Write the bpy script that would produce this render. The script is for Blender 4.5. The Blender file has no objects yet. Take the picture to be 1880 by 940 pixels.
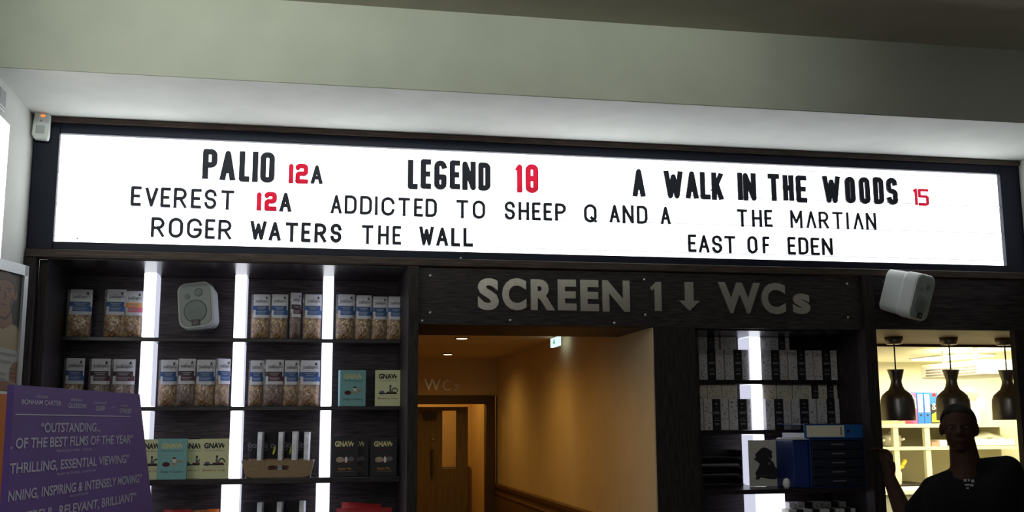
import bpy, bmesh, math, random
from mathutils import Vector, Matrix
random.seed(7)
S = bpy.context.scene
COL = S.collection
# ---------------------------------------------------------------- camera
FPX = 1942.84
YAW, PITCH, ROLL = (math.radians(a) for a in (10.9536, 9.01138, -0.309182))
CAM = Vector((0, -5.0, 1.6))
FWD = Vector((math.sin(YAW)*math.cos(PITCH), math.cos(YAW)*math.cos(PITCH), math.sin(PITCH)))
_r = Vector((math.cos(YAW), -math.sin(YAW), 0)); _u = _r.cross(FWD)
RGT = math.cos(ROLL)*_r + math.sin(ROLL)*_u
UPV = -math.sin(ROLL)*_r + math.cos(ROLL)*_u
cam = bpy.data.objects.new('camera', bpy.data.cameras.new('camera')); COL.objects.link(cam)
cam.matrix_world = Matrix(((RGT.x, UPV.x, -FWD.x, CAM.x), (RGT.y, UPV.y, -FWD.y, CAM.y), (RGT.z, UPV.z, -FWD.z, CAM.z), (0, 0, 0, 1)))
cam.data.sensor_width = 36; cam.data.lens = FPX/1880*36; cam.data.clip_start = .05
S.camera = cam
# ---------------------------------------------------------------- world, exposure, added fill lights, kitchen lamps
S.view_settings.view_transform = 'Standard'; S.view_settings.look = 'None'
S.view_settings.exposure = 0; S.view_settings.gamma = 1
S.view_settings.use_curve_mapping = False
W = bpy.data.worlds.new('world'); S.world = W; W.use_nodes = True
W.node_tree.nodes['Background'].inputs[0].default_value = (.86, .93, .90, 1)
W.node_tree.nodes['Background'].inputs[1].default_value = .03

def area(name, loc, size, power, color, rot=(0, 0, 0)):
    l = bpy.data.lights.new(name, 'AREA'); l.shape = 'RECTANGLE'; l.size, l.size_y = size; l.energy = power; l.color = color
    o = bpy.data.objects.new(name, l); COL.objects.link(o); o.location = loc; o.rotation_euler = rot; return o
def spot(name, loc, power, color, angle, blend=.6, rot=(0, 0, 0), radius=.04):
    l = bpy.data.lights.new(name, 'SPOT'); l.energy = power; l.color = color; l.spot_size = math.radians(angle); l.spot_blend = blend; l.shadow_soft_size = radius
    o = bpy.data.objects.new(name, l); COL.objects.link(o); o.location = loc; o.rotation_euler = rot; return o
SIGN_E, STRIP_E = 3.9, 2.2
area('foyer_fill_light', (-1.0, -7.2, 1.9), (2.4, 1.8), 15, (.86, .95, .84), (math.radians(100), 0, math.radians(-14)))  # unseen fill light added behind the camera for general brightness
area('board_fill_light', (.35, -4.3, 3.3), (.7, .7), 24, (.96, .98, 1.0))  # unseen light added to brighten the purple board, sparing the person
for lx_, pw_ in ((-.55, 3.2), (1.2, 1.9)):          # unseen narrow lights added to brighten only the bulkhead
    la_ = area('bulkhead_fill_light', (lx_, -3.3, 3.20), (1.7, .08), pw_, (.90, 1.0, .86), (math.radians(92), 0, 0)); la_.data.spread = math.radians(42)
area('kitchen_ceiling_lamp', (5.6, 3.0, 2.24), (2.2, 2.6), 170, (1, .93, .62))
area('kitchen_rear_lamp', (7.2, 5.0, 2.24), (2.2, 1.6), 100, (1, .93, .60))

# ---------------------------------------------------------------- helpers
def ray(u, v): return FWD + RGT*((u-940)/FPX) - UPV*((v-470)/FPX)
def at(u, v, Y):
    d = ray(u, v); return CAM + d*((Y-CAM.y)/d.y)
def atx(u, v, X):
    d = ray(u, v); return CAM + d*((X-CAM.x)/d.x)
def atz(u, v, Z):
    d = ray(u, v); return CAM + d*((Z-CAM.z)/d.z)

class MB:
    def __init__(s): s.v = []; s.f = []; s.m = []
    def add(s, vs, fs, mat=0):
        o = len(s.v); s.v += [tuple(p) for p in vs]
        for f in fs: s.f.append(tuple(i+o for i in f)); s.m.append(mat)
    def box(s, x0, y0, z0, x1, y1, z1, mat=0):
        s.add([(x0,y0,z0),(x1,y0,z0),(x1,y1,z0),(x0,y1,z0),(x0,y0,z1),(x1,y0,z1),(x1,y1,z1),(x0,y1,z1)],
              [(3,2,1,0),(4,5,6,7),(0,1,5,4),(1,2,6,5),(2,3,7,6),(3,0,4,7)], mat); return s
    def prism(s, pts, y0, y1, mat=0):       # outline in XZ (counter-clockwise seen from -Y), y0 = front
        n = len(pts)
        s.add([(x, y0, z) for x, z in pts]+[(x, y1, z) for x, z in pts],
              [tuple(range(n)), tuple(range(2*n-1, n-1, -1))]+[(i, i+n, (i+1) % n+n, (i+1) % n) for i in range(n)], mat); return s
    def flat(s, pts, y, mat=0):
        s.add([(x, y, z) for x, z in pts], [tuple(range(len(pts)))], mat); return s
    def disc(s, cx, cz, rx, rz, y, mat=0, n=20):
        return s.flat([(cx+rx*math.cos(2*math.pi*i/n), cz+rz*math.sin(2*math.pi*i/n)) for i in range(n)], y, mat)
    def lathe(s, prof, c=(0, 0, 0), n=28, mat=0, axis='z'):
        vs = []; fs = []
        for r, h in prof:
            for i in range(n):
                a = 2*math.pi*i/n; x, y = r*math.cos(a), r*math.sin(a)
                vs.append((c[0]+x, c[1]+y, c[2]+h) if axis == 'z' else (c[0]+x, c[1]+h, c[2]-y))
        k = len(prof)
        for j in range(k-1):
            for i in range(n): fs.append((j*n+i, j*n+(i+1) % n, (j+1)*n+(i+1) % n, (j+1)*n+i))
        fs.append(tuple(range(n-1, -1, -1))); fs.append(tuple((k-1)*n+i for i in range(n)))
        s.add(vs, fs, mat); return s
    def ball(s, c, r, mat=0, n=14, k=9):
        if not isinstance(r, (tuple, list)): r = (r, r, r)
        vs = []; fs = []
        for j in range(1, k):
            t = math.pi*j/k
            for i in range(n):
                a = 2*math.pi*i/n
                vs.append((c[0]+r[0]*math.sin(t)*math.cos(a), c[1]+r[1]*math.sin(t)*math.sin(a), c[2]-r[2]*math.cos(t)))
        for j in range(k-2):
            for i in range(n): fs.append((j*n+i, j*n+(i+1) % n, (j+1)*n+(i+1) % n, (j+1)*n+i))
        b = len(vs); vs += [(c[0], c[1], c[2]-r[2]), (c[0], c[1], c[2]+r[2])]
        for i in range(n): fs.append((b, (i+1) % n, i)); fs.append((b+1, (k-2)*n+i, (k-2)*n+(i+1) % n))
        s.add(vs, fs, mat); return s
    def limb(s, p, q, r0, r1, mat=0, n=14):     # tapered capsule
        p, q = Vector(p), Vector(q); d = (q-p).normalized()
        a = d.orthogonal().normalized(); b = d.cross(a)
        vs = []; fs = []
        for c, r in ((p, r0), (q, r1)):
            for i in range(n):
                t = 2*math.pi*i/n; vs.append(c+a*(r*math.cos(t))+b*(r*math.sin(t)))
        for i in range(n): fs.append((i, (i+1) % n, n+(i+1) % n, n+i))
        fs.append(tuple(range(n-1, -1, -1))); fs.append(tuple(range(n, 2*n)))
        s.add(vs, fs, mat); s.ball(p, r0, mat); s.ball(q, r1, mat); return s
    def chain(s, pts, mat=0):
        for (p, r0), (q, r1) in zip(pts, pts[1:]): s.limb(p, q, r0, r1, mat)
        return s
    def tube(s, pts, r, n=10, mat=0):
        for p, q in zip(pts, pts[1:]): s.limb(p, q, r, r, mat, n)
        return s
    def text(s, body, x, z, h, y, mat=0, width=None, align='c', depth=0, bold=0):
        vs, fs, x0, x1 = glyphs(body, bold)
        k = h/CAP; kx = k if width is None else width/(x1-x0)
        w = (x1-x0)*kx; ox = x-(w/2 if align == 'c' else 0 if align == 'l' else w)
        P = [(ox+(a-x0)*kx, z+b*k) for a, b in vs]
        if depth:
            s.add([(a, y, b) for a, b in P], fs, mat)
            edges = {}
            for f in fs:
                for i in range(len(f)):
                    e = (f[i], f[(i+1) % len(f)])
                    if (e[1], e[0]) in edges: del edges[(e[1], e[0])]
                    else: edges[e] = 1
            for e in edges:
                a, b = P[e[0]], P[e[1]]
                s.add([(a[0], y, a[1]), (a[0], y+depth, a[1]), (b[0], y+depth, b[1]), (b[0], y, b[1])], [(0, 1, 2, 3)], mat)
        else: s.add([(a, y, b) for a, b in P], fs, mat)
        return s
    def build(s, name, mats, parent=None, smooth=False, bevel=0, origin=None, world=True):
        if not isinstance(mats, (list, tuple)): mats = [mats]
        if origin is None:
            if parent is not None: origin = parent.location if world else Vector()
            else:
                xs, ys, zs = zip(*s.v); origin = Vector(((min(xs)+max(xs))/2, (min(ys)+max(ys))/2, min(zs)))
        origin = Vector(origin)
        me = bpy.data.meshes.new(name)
        me.from_pydata([tuple(Vector(p)-origin) for p in s.v], [], s.f)
        for m in mats: me.materials.append(m)
        for p, k in zip(me.polygons, s.m): p.material_index = k; p.use_smooth = smooth
        me.update()
        o = bpy.data.objects.new(name, me); COL.objects.link(o)
        if parent is not None: o.parent = parent
        else: o.location = origin
        if bevel:
            b = o.modifiers.new('bevel', 'BEVEL'); b.width = bevel; b.segments = 3; b.limit_method = 'ANGLE'; b.angle_limit = math.radians(40)
        return o

_tc = {}
def glyphs(body, bold):
    key = (body, bold)
    if key in _tc: return _tc[key]
    c = bpy.data.curves.new('lettering', 'FONT'); c.body = body; c.offset = bold; c.resolution_u = 4
    o = bpy.data.objects.new('lettering', c); COL.objects.link(o)
    m = o.evaluated_get(bpy.context.evaluated_depsgraph_get()).to_mesh()
    vs = [(v.co.x, v.co.y) for v in m.vertices]; fs = [tuple(p.vertices) for p in m.polygons]
    fl = []
    for f in fs:
        A = sum(vs[f[i]][0]*vs[f[(i+1) % len(f)]][1]-vs[f[(i+1) % len(f)]][0]*vs[f[i]][1] for i in range(len(f)))
        fl.append(f if A > 0 else f[::-1])
    COL.objects.unlink(o); bpy.data.objects.remove(o); bpy.data.curves.remove(c)
    xs = [p[0] for p in vs]; _tc[key] = (vs, fl, min(xs), max(xs)); return _tc[key]
CAP = 1
CAP = max(p[1] for p in glyphs('H', 0)[0])

def tag(o, label, cat, group=None):
    o['label'] = label; o['category'] = cat
    if group: o['group'] = group
    return o
def thing(name, label, cat, loc=(0, 0, 0), rotz=0, group=None):
    o = bpy.data.objects.new(name, None); COL.objects.link(o); o.empty_display_size = .05
    o.location = loc; o.rotation_euler = (0, 0, rotz); return tag(o, label, cat, group)
def struct(o): o['kind'] = 'structure'; return o
def kids(o): return [c for c in COL.objects if c.parent == o]
def copy_tree(o, parent=None):
    c = o.copy(); COL.objects.link(c)
    if parent is not None: c.parent = parent
    for ch in kids(o): copy_tree(ch, c)
    return c

# ---------------------------------------------------------------- materials
def mat(name, col, rough=.6, metal=0, emit=None, strength=0, noise=0, nscale=30, stretch=(1, 1, 1), bump=0, spec=.5):
    m = bpy.data.materials.new(name); m.use_nodes = True; nt = m.node_tree; b = nt.nodes['Principled BSDF']
    b.inputs['Base Color'].default_value = (*col, 1); b.inputs['Roughness'].default_value = rough; b.inputs['Metallic'].default_value = metal
    b.inputs['Specular IOR Level'].default_value = spec
    if emit: b.inputs['Emission Color'].default_value = (*emit, 1); b.inputs['Emission Strength'].default_value = strength
    if noise or bump:
        tc = nt.nodes.new('ShaderNodeTexCoord'); mp = nt.nodes.new('ShaderNodeMapping'); mp.inputs['Scale'].default_value = stretch
        nz = nt.nodes.new('ShaderNodeTexNoise'); nz.inputs['Scale'].default_value = nscale; nz.inputs['Detail'].default_value = 6
        nt.links.new(tc.outputs['Object'], mp.inputs[0]); nt.links.new(mp.outputs[0], nz.inputs['Vector'])
        if noise:
            cr = nt.nodes.new('ShaderNodeValToRGB'); e = cr.color_ramp.elements
            e[0].position = .3; e[1].position = .7
            e[0].color = (*[c*(1-noise) for c in col], 1); e[1].color = (*[min(1, c*(1+noise)) for c in col], 1)
            nt.links.new(nz.outputs[0], cr.inputs[0]); nt.links.new(cr.outputs[0], b.inputs['Base Color'])
        if bump:
            bp = nt.nodes.new('ShaderNodeBump'); bp.inputs['Strength'].default_value = bump; bp.inputs['Distance'].default_value = .004
            nt.links.new(nz.outputs[0], bp.inputs['Height']); nt.links.new(bp.outputs[0], b.inputs['Normal'])
    return m
def glow(name, col, s):
    m = bpy.data.materials.new(name); m.use_nodes = True; nt = m.node_tree; nt.nodes.remove(nt.nodes['Principled BSDF'])
    e = nt.nodes.new('ShaderNodeEmission'); e.inputs[0].default_value = (*col, 1); e.inputs[1].default_value = s
    nt.links.new(e.outputs[0], nt.nodes['Material Output'].inputs[0]); return m
M = {}
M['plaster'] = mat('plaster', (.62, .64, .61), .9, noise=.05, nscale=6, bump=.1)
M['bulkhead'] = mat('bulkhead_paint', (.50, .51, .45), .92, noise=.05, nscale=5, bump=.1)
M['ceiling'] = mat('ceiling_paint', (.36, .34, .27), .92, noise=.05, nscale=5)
M['wood_h'] = mat('dark_wood_horizontal', (.034, .025, .027), .5, spec=.28, noise=.75, nscale=9, stretch=(1.2, 10, 16), bump=.25)
M['wood_v'] = mat('dark_wood_vertical', (.024, .017, .018), .5, spec=.28, noise=.7, nscale=9, stretch=(16, 10, 1.2), bump=.25)
M['wood_gloss'] = mat('dark_wood_polished', (.022, .015, .019), .25, spec=.4, noise=.6, nscale=9, stretch=(1.2, 10, 16))
M['moulding'] = mat('brown_moulding', (.055, .036, .028), .5, spec=.3, noise=.6, nscale=8, stretch=(1, 12, 16))
M['frame'] = mat('blue_black_frame', (.006, .009, .024), .5, spec=.25)
M['panel'] = glow('sign_panel_light', (.95, .98, 1.0), SIGN_E)
M['strip'] = glow('strip_light', (.90, .92, 1.0), STRIP_E)
M['strip_side'] = glow('strip_side_light', (.80, .82, 1.0), .80)
M['rail'] = mat('glowing_rail', (.85, .87, .92), .3, emit=(.85, .87, .95), strength=.75)  # own glow put in for panel light passing through the rail
M['letter'] = mat('black_acrylic', (.022, .024, .040), .6, spec=.3)
M['steel'] = mat('brushed_steel', (.62, .56, .50), .38, 1.0, noise=.12, nscale=40, stretch=(1, 1, 8))
M['screw'] = mat('screw_metal', (.75, .75, .78), .3, .9)
M['white'] = mat('white_plastic', (.72, .74, .73), .5)
M['floor'] = mat('floor_vinyl', (.16, .12, .10), .5, noise=.2, nscale=6)
M['black'] = mat('black_plastic', (.012, .012, .014), .45)
M['grey'] = mat('grey_metal', (.35, .36, .38), .4, .6)
def red_acrylic():
    m = bpy.data.materials.new('red_acrylic'); m.use_nodes = True; nt = m.node_tree; nt.nodes.remove(nt.nodes['Principled BSDF'])
    t = nt.nodes.new('ShaderNodeBsdfTranslucent'); t.inputs[0].default_value = (.60, .10, .16, 1)
    d = nt.nodes.new('ShaderNodeBsdfDiffuse'); d.inputs[0].default_value = (.45, .01, .04, 1)
    x = nt.nodes.new('ShaderNodeMixShader'); x.inputs[0].default_value = .25
    nt.links.new(t.outputs[0], x.inputs[1]); nt.links.new(d.outputs[0], x.inputs[2]); nt.links.new(x.outputs[0], nt.nodes['Material Output'].inputs[0]); return m
M['red'] = red_acrylic()
def film(name, tint, opac, rough=.12):
    m = bpy.data.materials.new(name); m.use_nodes = True; nt = m.node_tree; nt.nodes.remove(nt.nodes['Principled BSDF'])
    t = nt.nodes.new('ShaderNodeBsdfTransparent'); g = nt.nodes.new('ShaderNodeBsdfGlossy'); g.inputs['Roughness'].default_value = rough
    d = nt.nodes.new('ShaderNodeBsdfDiffuse'); d.inputs[0].default_value = (*tint, 1)
    a = nt.nodes.new('ShaderNodeMixShader'); a.inputs[0].default_value = .55
    nt.links.new(g.outputs[0], a.inputs[1]); nt.links.new(d.outputs[0], a.inputs[2])
    tc = nt.nodes.new('ShaderNodeTexCoord'); nz = nt.nodes.new('ShaderNodeTexNoise'); nz.inputs['Scale'].default_value = 28; nz.inputs['Distortion'].default_value = 1.5
    bp = nt.nodes.new('ShaderNodeBump'); bp.inputs['Strength'].default_value = .8; bp.inputs['Distance'].default_value = .01
    nt.links.new(tc.outputs['Object'], nz.inputs['Vector']); nt.links.new(nz.outputs[0], bp.inputs['Height'])
    nt.links.new(bp.outputs[0], g.inputs['Normal'])
    x = nt.nodes.new('ShaderNodeMixShader'); x.inputs[0].default_value = opac
    nt.links.new(t.outputs[0], x.inputs[1]); nt.links.new(a.outputs[0], x.inputs[2]); nt.links.new(x.outputs[0], nt.nodes['Material Output'].inputs[0]); return m
M['film'] = film('clear_film', (.85, .86, .9), .15)
M['glass'] = film('door_glass', (.8, .8, .7), .10, .03)
def popcorn_mat(name, c0, c1, c2):
    m = bpy.data.materials.new(name); m.use_nodes = True; nt = m.node_tree; b = nt.nodes['Principled BSDF']; b.inputs['Roughness'].default_value = .45
    tc = nt.nodes.new('ShaderNodeTexCoord'); vo = nt.nodes.new('ShaderNodeTexVoronoi'); vo.inputs['Scale'].default_value = 75
    cr = nt.nodes.new('ShaderNodeValToRGB'); e = cr.color_ramp.elements
    e[0].color = (*c0, 1); e[1].color = (*c2, 1); e[1].position = .9; k = e.new(.5); k.color = (*c1, 1)
    nt.links.new(tc.outputs['Object'], vo.inputs['Vector']); nt.links.new(vo.outputs['Color'], cr.inputs[0]); nt.links.new(cr.outputs[0], b.inputs['Base Color'])
    bp = nt.nodes.new('ShaderNodeBump'); bp.invert = True; bp.inputs['Strength'].default_value = 1; bp.inputs['Distance'].default_value = .008
    nt.links.new(vo.outputs['Distance'], bp.inputs['Height']); nt.links.new(bp.outputs[0], b.inputs['Normal']); return m
M['pop_gold'] = popcorn_mat('caramel_popcorn', (.13, .05, .015), (.40, .20, .06), (.70, .48, .22))
M['pop_dark'] = popcorn_mat('dark_popcorn', (.07, .03, .02), (.19, .09, .055), (.36, .22, .14))
M['paper'] = mat('label_paper', (.66, .66, .70), .55)
M['ink'] = mat('black_ink', (.02, .018, .02), .6)
M['grey_ink'] = mat('grey_ink', (.25, .22, .22), .6)

# ---------------------------------------------------------------- the room
ZS, ZC = 3.0, 3.36            # soffit and ceiling heights
XL, XR = -1.25, 3.785
def sbox(name, m, *b):
    return struct(MB().box(*b).build(name, m))
sbox('floor', M['floor'], -1.45, -9, -.1, 9.5, 6.6, 0)
sbox('wall_left', M['plaster'], -1.45, -9, 0, XL, .6, 3.6)
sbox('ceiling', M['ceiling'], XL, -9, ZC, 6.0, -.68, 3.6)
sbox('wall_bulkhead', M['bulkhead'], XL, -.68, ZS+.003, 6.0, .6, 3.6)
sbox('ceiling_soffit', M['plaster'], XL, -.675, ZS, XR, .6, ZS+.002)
sbox('wall_right', M['plaster'], XR, -4.0, 2.365, 6.0, .0, ZS)
sbox('wall_back', M['wood_h'], XL, .56, 0, .47, .6, ZS)
sbox('wall_sign', M['wood_h'], .47, .06, 2.345, 6.0, .6, ZS)
sbox('wall_niche', M['wood_h'], 1.9, .56, 0, 2.885, .6, 2.345)
sbox('trim_1', M['wood_v'], XL, -.02, 0, -1.2, .05, 2.345)         # left post
sbox('trim_2', M['wood_v'], .464, -.02, 0, .512, .6, 2.345)        # post left of the corridor
sbox('trim_3', M['wood_v'], 2.806, -.02, 0, 2.868, .06, 2.345)     # post left of the hatch
sbox('wall_pier', M['wood_v'], 1.68, .0, 0, 1.895, .6, 2.068)
sbox('wall_lintel', M['wood_h'], .512, .045, 2.068, 1.9, .6, 2.345)
sbox('wall_hatch', M['wood_h'], 2.868, .0, 2.073, 6.0, .055, 2.364)
sbox('trim_4', M['wood_v'], 3.672, -.01, 0, 3.80, .03, 2.073)      # right post of the hatch
sbox('wall_hatch_right', M['wood_v'], 3.80, .0, 0, 6.0, .04, 2.073)
sbox('wall_hatch_below', M['wood_h'], 2.868, .0, 0, 3.672, .055, .98)
# corridor
M['cwall'] = mat('corridor_paint', (.70, .55, .34), .85, noise=.04, nscale=4)
M['cwood'] = mat('corridor_wood', (.16, .085, .035), .5, noise=.35, nscale=7, stretch=(10, 10, 1))
M['crail'] = mat('corridor_rail', (.12, .055, .022), .4)
YF = 4.42
sbox('wall_corridor_right', M['cwall'], 1.68, .6, 0, 1.80, YF+1.6, 2.17)
sbox('wall_corridor_left', M['cwall'], .30, .6, 0, .42, YF+1.6, 2.17)
sbox('ceiling_corridor', M['cwall'], .30, .6, 2.17, 1.80, YF+1.6, 2.3)
sbox('wall_corridor_jamb', M['cwall'], 1.674, .01, 0, 1.68, .6, 2.068)
db = MB(); db.box(1.655, .6, 0, 1.68, YF, 1.05); 
struct(db.build('trim_5', M['cwood']))
struct(MB().box(1.640, .6, 1.05, 1.68, YF, 1.085).box(1.648, .6, .985, 1.68, YF, 1.005).build('trim_6', M['crail'], bevel=.006))
def fx(u, v): p = at(u, v, YF); return p.x, p.z
wx0, wz1 = fx(765, 742); wx1, _ = fx(892, 742); ox1, oz1 = fx(908, 726)
wx0 = .62
sbox('wall_corridor_end', M['cwall'], .42, YF, oz1, 1.68, YF+.1, 2.17)
struct(MB().box(.42, YF, 0, wx0-.06, YF+.1, oz1).build('wall_corridor_end_left', M['cwall']))
M['olive'] = mat('door_olive_wood', (.20, .135, .055), .5, noise=.2, nscale=6, stretch=(10, 10, 1))
M['darkframe'] = mat('door_frame_brown', (.07, .04, .018), .5)
dfm = MB(); dfm.box(wx0-.06, YF-.03, wz1, ox1, YF+.1, oz1).box(wx1, YF-.03, 0, ox1, YF+.1, wz1).box(wx0-.06, YF-.03, 0, wx0, YF+.1, wz1)
door = struct(dfm.build('door_1', M['darkframe'], bevel=.004))
DY = YF+.16
def dx(u): return at(u, 800, DY).x
def dz(v): return at(810, v, DY).z
lf = MB(); lf.box(wx0+.02, DY, 0.01, dx(812), DY+.04, dz(747)).box(dx(838), DY, .01, dx(859), DY+.04, dz(747)).box(dx(812), DY, dz(754), dx(838), DY+.04, dz(747)).box(dx(812), DY, .01, dx(838), DY+.04, dz(861))
leaf = lf.build('door_leaf', M['olive'], door)
MB().box(dx(812), DY+.015, dz(861), dx(838), DY+.022, dz(754)).build('pane', M['glass'], door)
MB().box(dx(777), DY-.05, dz(768), dx(801), DY, dz(757)).build('door_closer', M['black'], door)
MB().box(dx(790), DY-.008, dz(872), dx(796), DY, dz(825)).box(dx(791), DY-.045, dz(870), dx(795), DY-.03, dz(828)).box(dx(791), DY-.04, dz(868), dx(795), DY, dz(864)).box(dx(791), DY-.04, dz(833), dx(795), DY, dz(829)).build('door_handle', M['darkframe'], door)
MB().lathe([(.012, 0), (.016, -.01), (.012, -.02)], (dx(795), DY, dz(806)), 14, axis='y').build('door_lock', M['grey'], door)
sbox('wall_lobby', M['cwall'], .30, YF+1.5, 0, 1.80, YF+1.6, 2.17)
sbox('trim_7', M['cwood'], .42, YF+1.47, 0, 1.66, YF+1.5, 1.17)
# kitchen shell
M['kwall'] = mat('kitchen_paint', (.80, .77, .58), .8, noise=.03, nscale=4)
M['kceil'] = mat('kitchen_ceiling_paint', (.84, .82, .66), .8)
sbox('wall_kitchen_back', M['kwall'], 1.80, 6.2, 0, 9.4, 6.4, 2.5)
sbox('wall_kitchen_left', M['kwall'], 1.82, .62, 0, 1.95, 6.2, 2.5)
sbox('wall_kitchen_right', M['kwall'], 9.2, .1, 0, 9.4, 6.2, 2.5)
sbox('ceiling_kitchen', M['kceil'], 1.82, .99, 2.28, 9.4, 6.4, 2.5)
M['kwood'] = mat('hatch_soffit_wood', (.30, .22, .11), .5, noise=.25, nscale=8, stretch=(1, 10, 10))
sbox('ceiling_hatch', M['kwood'], 2.90, .056, 2.075, 6.0, .985, 2.13)
sbox('trim_8', M['darkframe'], 2.90, .985, 2.06, 6.0, 1.01, 2.14)

# ---------------------------------------------------------------- illuminated sign
sx0, sx1, sz0, sz1 = -1.137, 3.668, 2.423, 2.926
sign = thing('cinema_sign', 'long white backlit letter board in a dark wooden frame above the shelves', 'sign', (1.26, 0, 2.345))
fr = MB(); fr.box(XL+.002, -.0, 2.385, sx0, .05, 2.985).box(sx1, 0, 2.385, XR-.002, .05, 2.985).box(sx0, 0, sz1, sx1, .05, 2.985).box(sx0, 0, 2.385, sx1, .05, sz0)
fr.build('frame', M['frame'], sign, bevel=.004)
mo = MB(); mo.box(XL+.002, -.02, 2.346, XR-.002, .055, 2.385).box(XL+.002, -.02, 2.972, XR-.002, .055, 2.999)
mo.build('moulding', M['moulding'], sign, bevel=.006)
MB().box(sx0-.01, .03, sz0-.01, sx1+.01, .045, sz1+.01).build('light_panel', M['panel'], sign)
for z in (2.452, 2.600, 2.748, 2.902):
    MB().box(sx0, .0235, z-.003, sx1, .0275, z+.003).build('letter_rail', M['rail'], sign)
MB().box(1.244, .026, sz0, 1.248, .029, sz1).build('panel_joint', M['rail'], sign)
for u, v in ((846, 474), (1258, 487), (1880-620, 487), (140, 436)):
    p = at(u, v, 0); MB().ball((p.x, -.001 if v > 440 else .024, p.z), .005).build('screw', M['screw'], sign)

def arc(cx, cy, rx, ry, a0, a1, n=7): return [(cx+rx*math.cos(math.radians(a0+(a1-a0)*i/n)), cy+ry*math.sin(math.radians(a0+(a1-a0)*i/n))) for i in range(n+1)]
def strokes(ch, W_, H, k):
    r = min(W_/2, H/2, max(.02*H, k*H)); rx = min(W_/2, r); ry = r
    h = H*.5
    rs = min(ry, H*.25)
    O = arc(W_-rx, H-ry, rx, ry, 0, 90)+arc(rx, H-ry, rx, ry, 90, 180)+arc(rx, ry, rx, ry, 180, 270)+arc(W_-rx, ry, rx, ry, 270, 360)
    O.append(O[0])
    if ch == 'A': return [[(0, 0), (W_/2, H), (W_, 0)], [(W_*.2, H*.3), (W_*.8, H*.3)]]
    if ch == 'a': return [[(0, 0), (W_/2, H), (W_, 0)]]
    if ch == 'C': return [arc(W_-rx, H-ry, rx, ry, 12, 90)+arc(rx, H-ry, rx, ry, 90, 180)+arc(rx, ry, rx, ry, 180, 270)+arc(W_-rx, ry, rx, ry, 270, 348)]
    if ch == 'D': return [[(0, 0), (0, H)]+arc(W_-rx, H-ry, rx, ry, 90, 0)+arc(W_-rx, ry, rx, ry, 0, -90)+[(0, 0)]]
    if ch == 'E': return [[(W_, H), (0, H), (0, 0), (W_, 0)], [(0, h), (W_*.82, h)]]
    if ch == 'F': return [[(W_, H), (0, H), (0, 0)], [(0, h), (W_*.8, h)]]
    if ch == 'G': return [arc(W_-rx, H-ry, rx, ry, 12, 90)+arc(rx, H-ry, rx, ry, 90, 180)+arc(rx, ry, rx, ry, 180, 270)+arc(W_-rx, ry, rx, ry, 270, 360)+[(W_, H*.42), (W_*.55, H*.42)]]
    if ch == 'H': return [[(0, 0), (0, H)], [(W_, 0), (W_, H)], [(0, h), (W_, h)]]
    if ch == 'I': return [[(W_/2, 0), (W_/2, H)]]
    if ch == 'K': return [[(0, 0), (0, H)], [(W_, H), (0, H*.36)], [(W_*.38, H*.58), (W_, 0)]]
    if ch == 'L': return [[(0, H), (0, 0), (W_, 0)]]
    if ch == 'M': return [[(0, 0), (0, H), (W_/2, H*.28), (W_, H), (W_, 0)]]
    if ch == 'N': return [[(0, 0), (0, H), (W_, 0), (W_, H)]]
    if ch == 'O': return [O]
    if ch == 'Q': return [O, [(W_*.6, H*.22), (W_*1.0, -.02*H)]]
    if ch in 'PR':
        m = H*.46; q = min(ry, (H-m)/2)
        s = [[(0, 0), (0, H)]+arc(W_-rx, H-q, rx, q, 90, 0)+arc(W_-rx, m+q, rx, q, 0, -90)+[(0, m)]]
        if ch == 'R': s.append([(W_*.5, m), (W_, 0)])
        return s
    if ch == 'S':
        q = min(rx, W_/2)
        return [arc(W_-q, H-rs, q, rs, 5, 90)+arc(q, H-rs, q, rs, 90, 180)+arc(q, h+rs, q, rs, 180, 270)+arc(W_-q, h-rs, q, rs, 90, 0)+arc(W_-q, rs, q, rs, 0, -90)+arc(q, rs, q, rs, 270, 185)]
    if ch == 'T': return [[(0, H), (W_, H)], [(W_/2, 0), (W_/2, H)]]
    if ch == 'V': return [[(0, H), (W_/2, 0), (W_, H)]]
    if ch == 'W': return [[(0, H), (W_*.26, 0), (W_/2, H*.85), (W_*.74, 0), (W_, H)]]
    if ch == '1': return [[(W_, 0), (W_, H), (W_*.1, H*.93)]]
    if ch == '2': return [[(0, H-rs*.9)]+arc(rx, H-rs, rx, rs, 180, 90)+arc(W_-rx, H-rs, rx, rs, 90, 0)+arc(W_-rx, h+rs, rx, rs, 0, -90)+arc(rx, h-rs, rx, rs, 90, 180)+[(0, 0), (W_, 0)]]
    if ch == '5': m = H*.56; return [[(W_, H), (0, H), (0, m)]+arc(W_-rx, m-rs, rx, rs, 90, 0)+arc(W_-rx, rs, rx, rs, 0, -90)+[(0, 0)]]
    if ch == '8': return [O, [(0, h), (W_, h)]]
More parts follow.
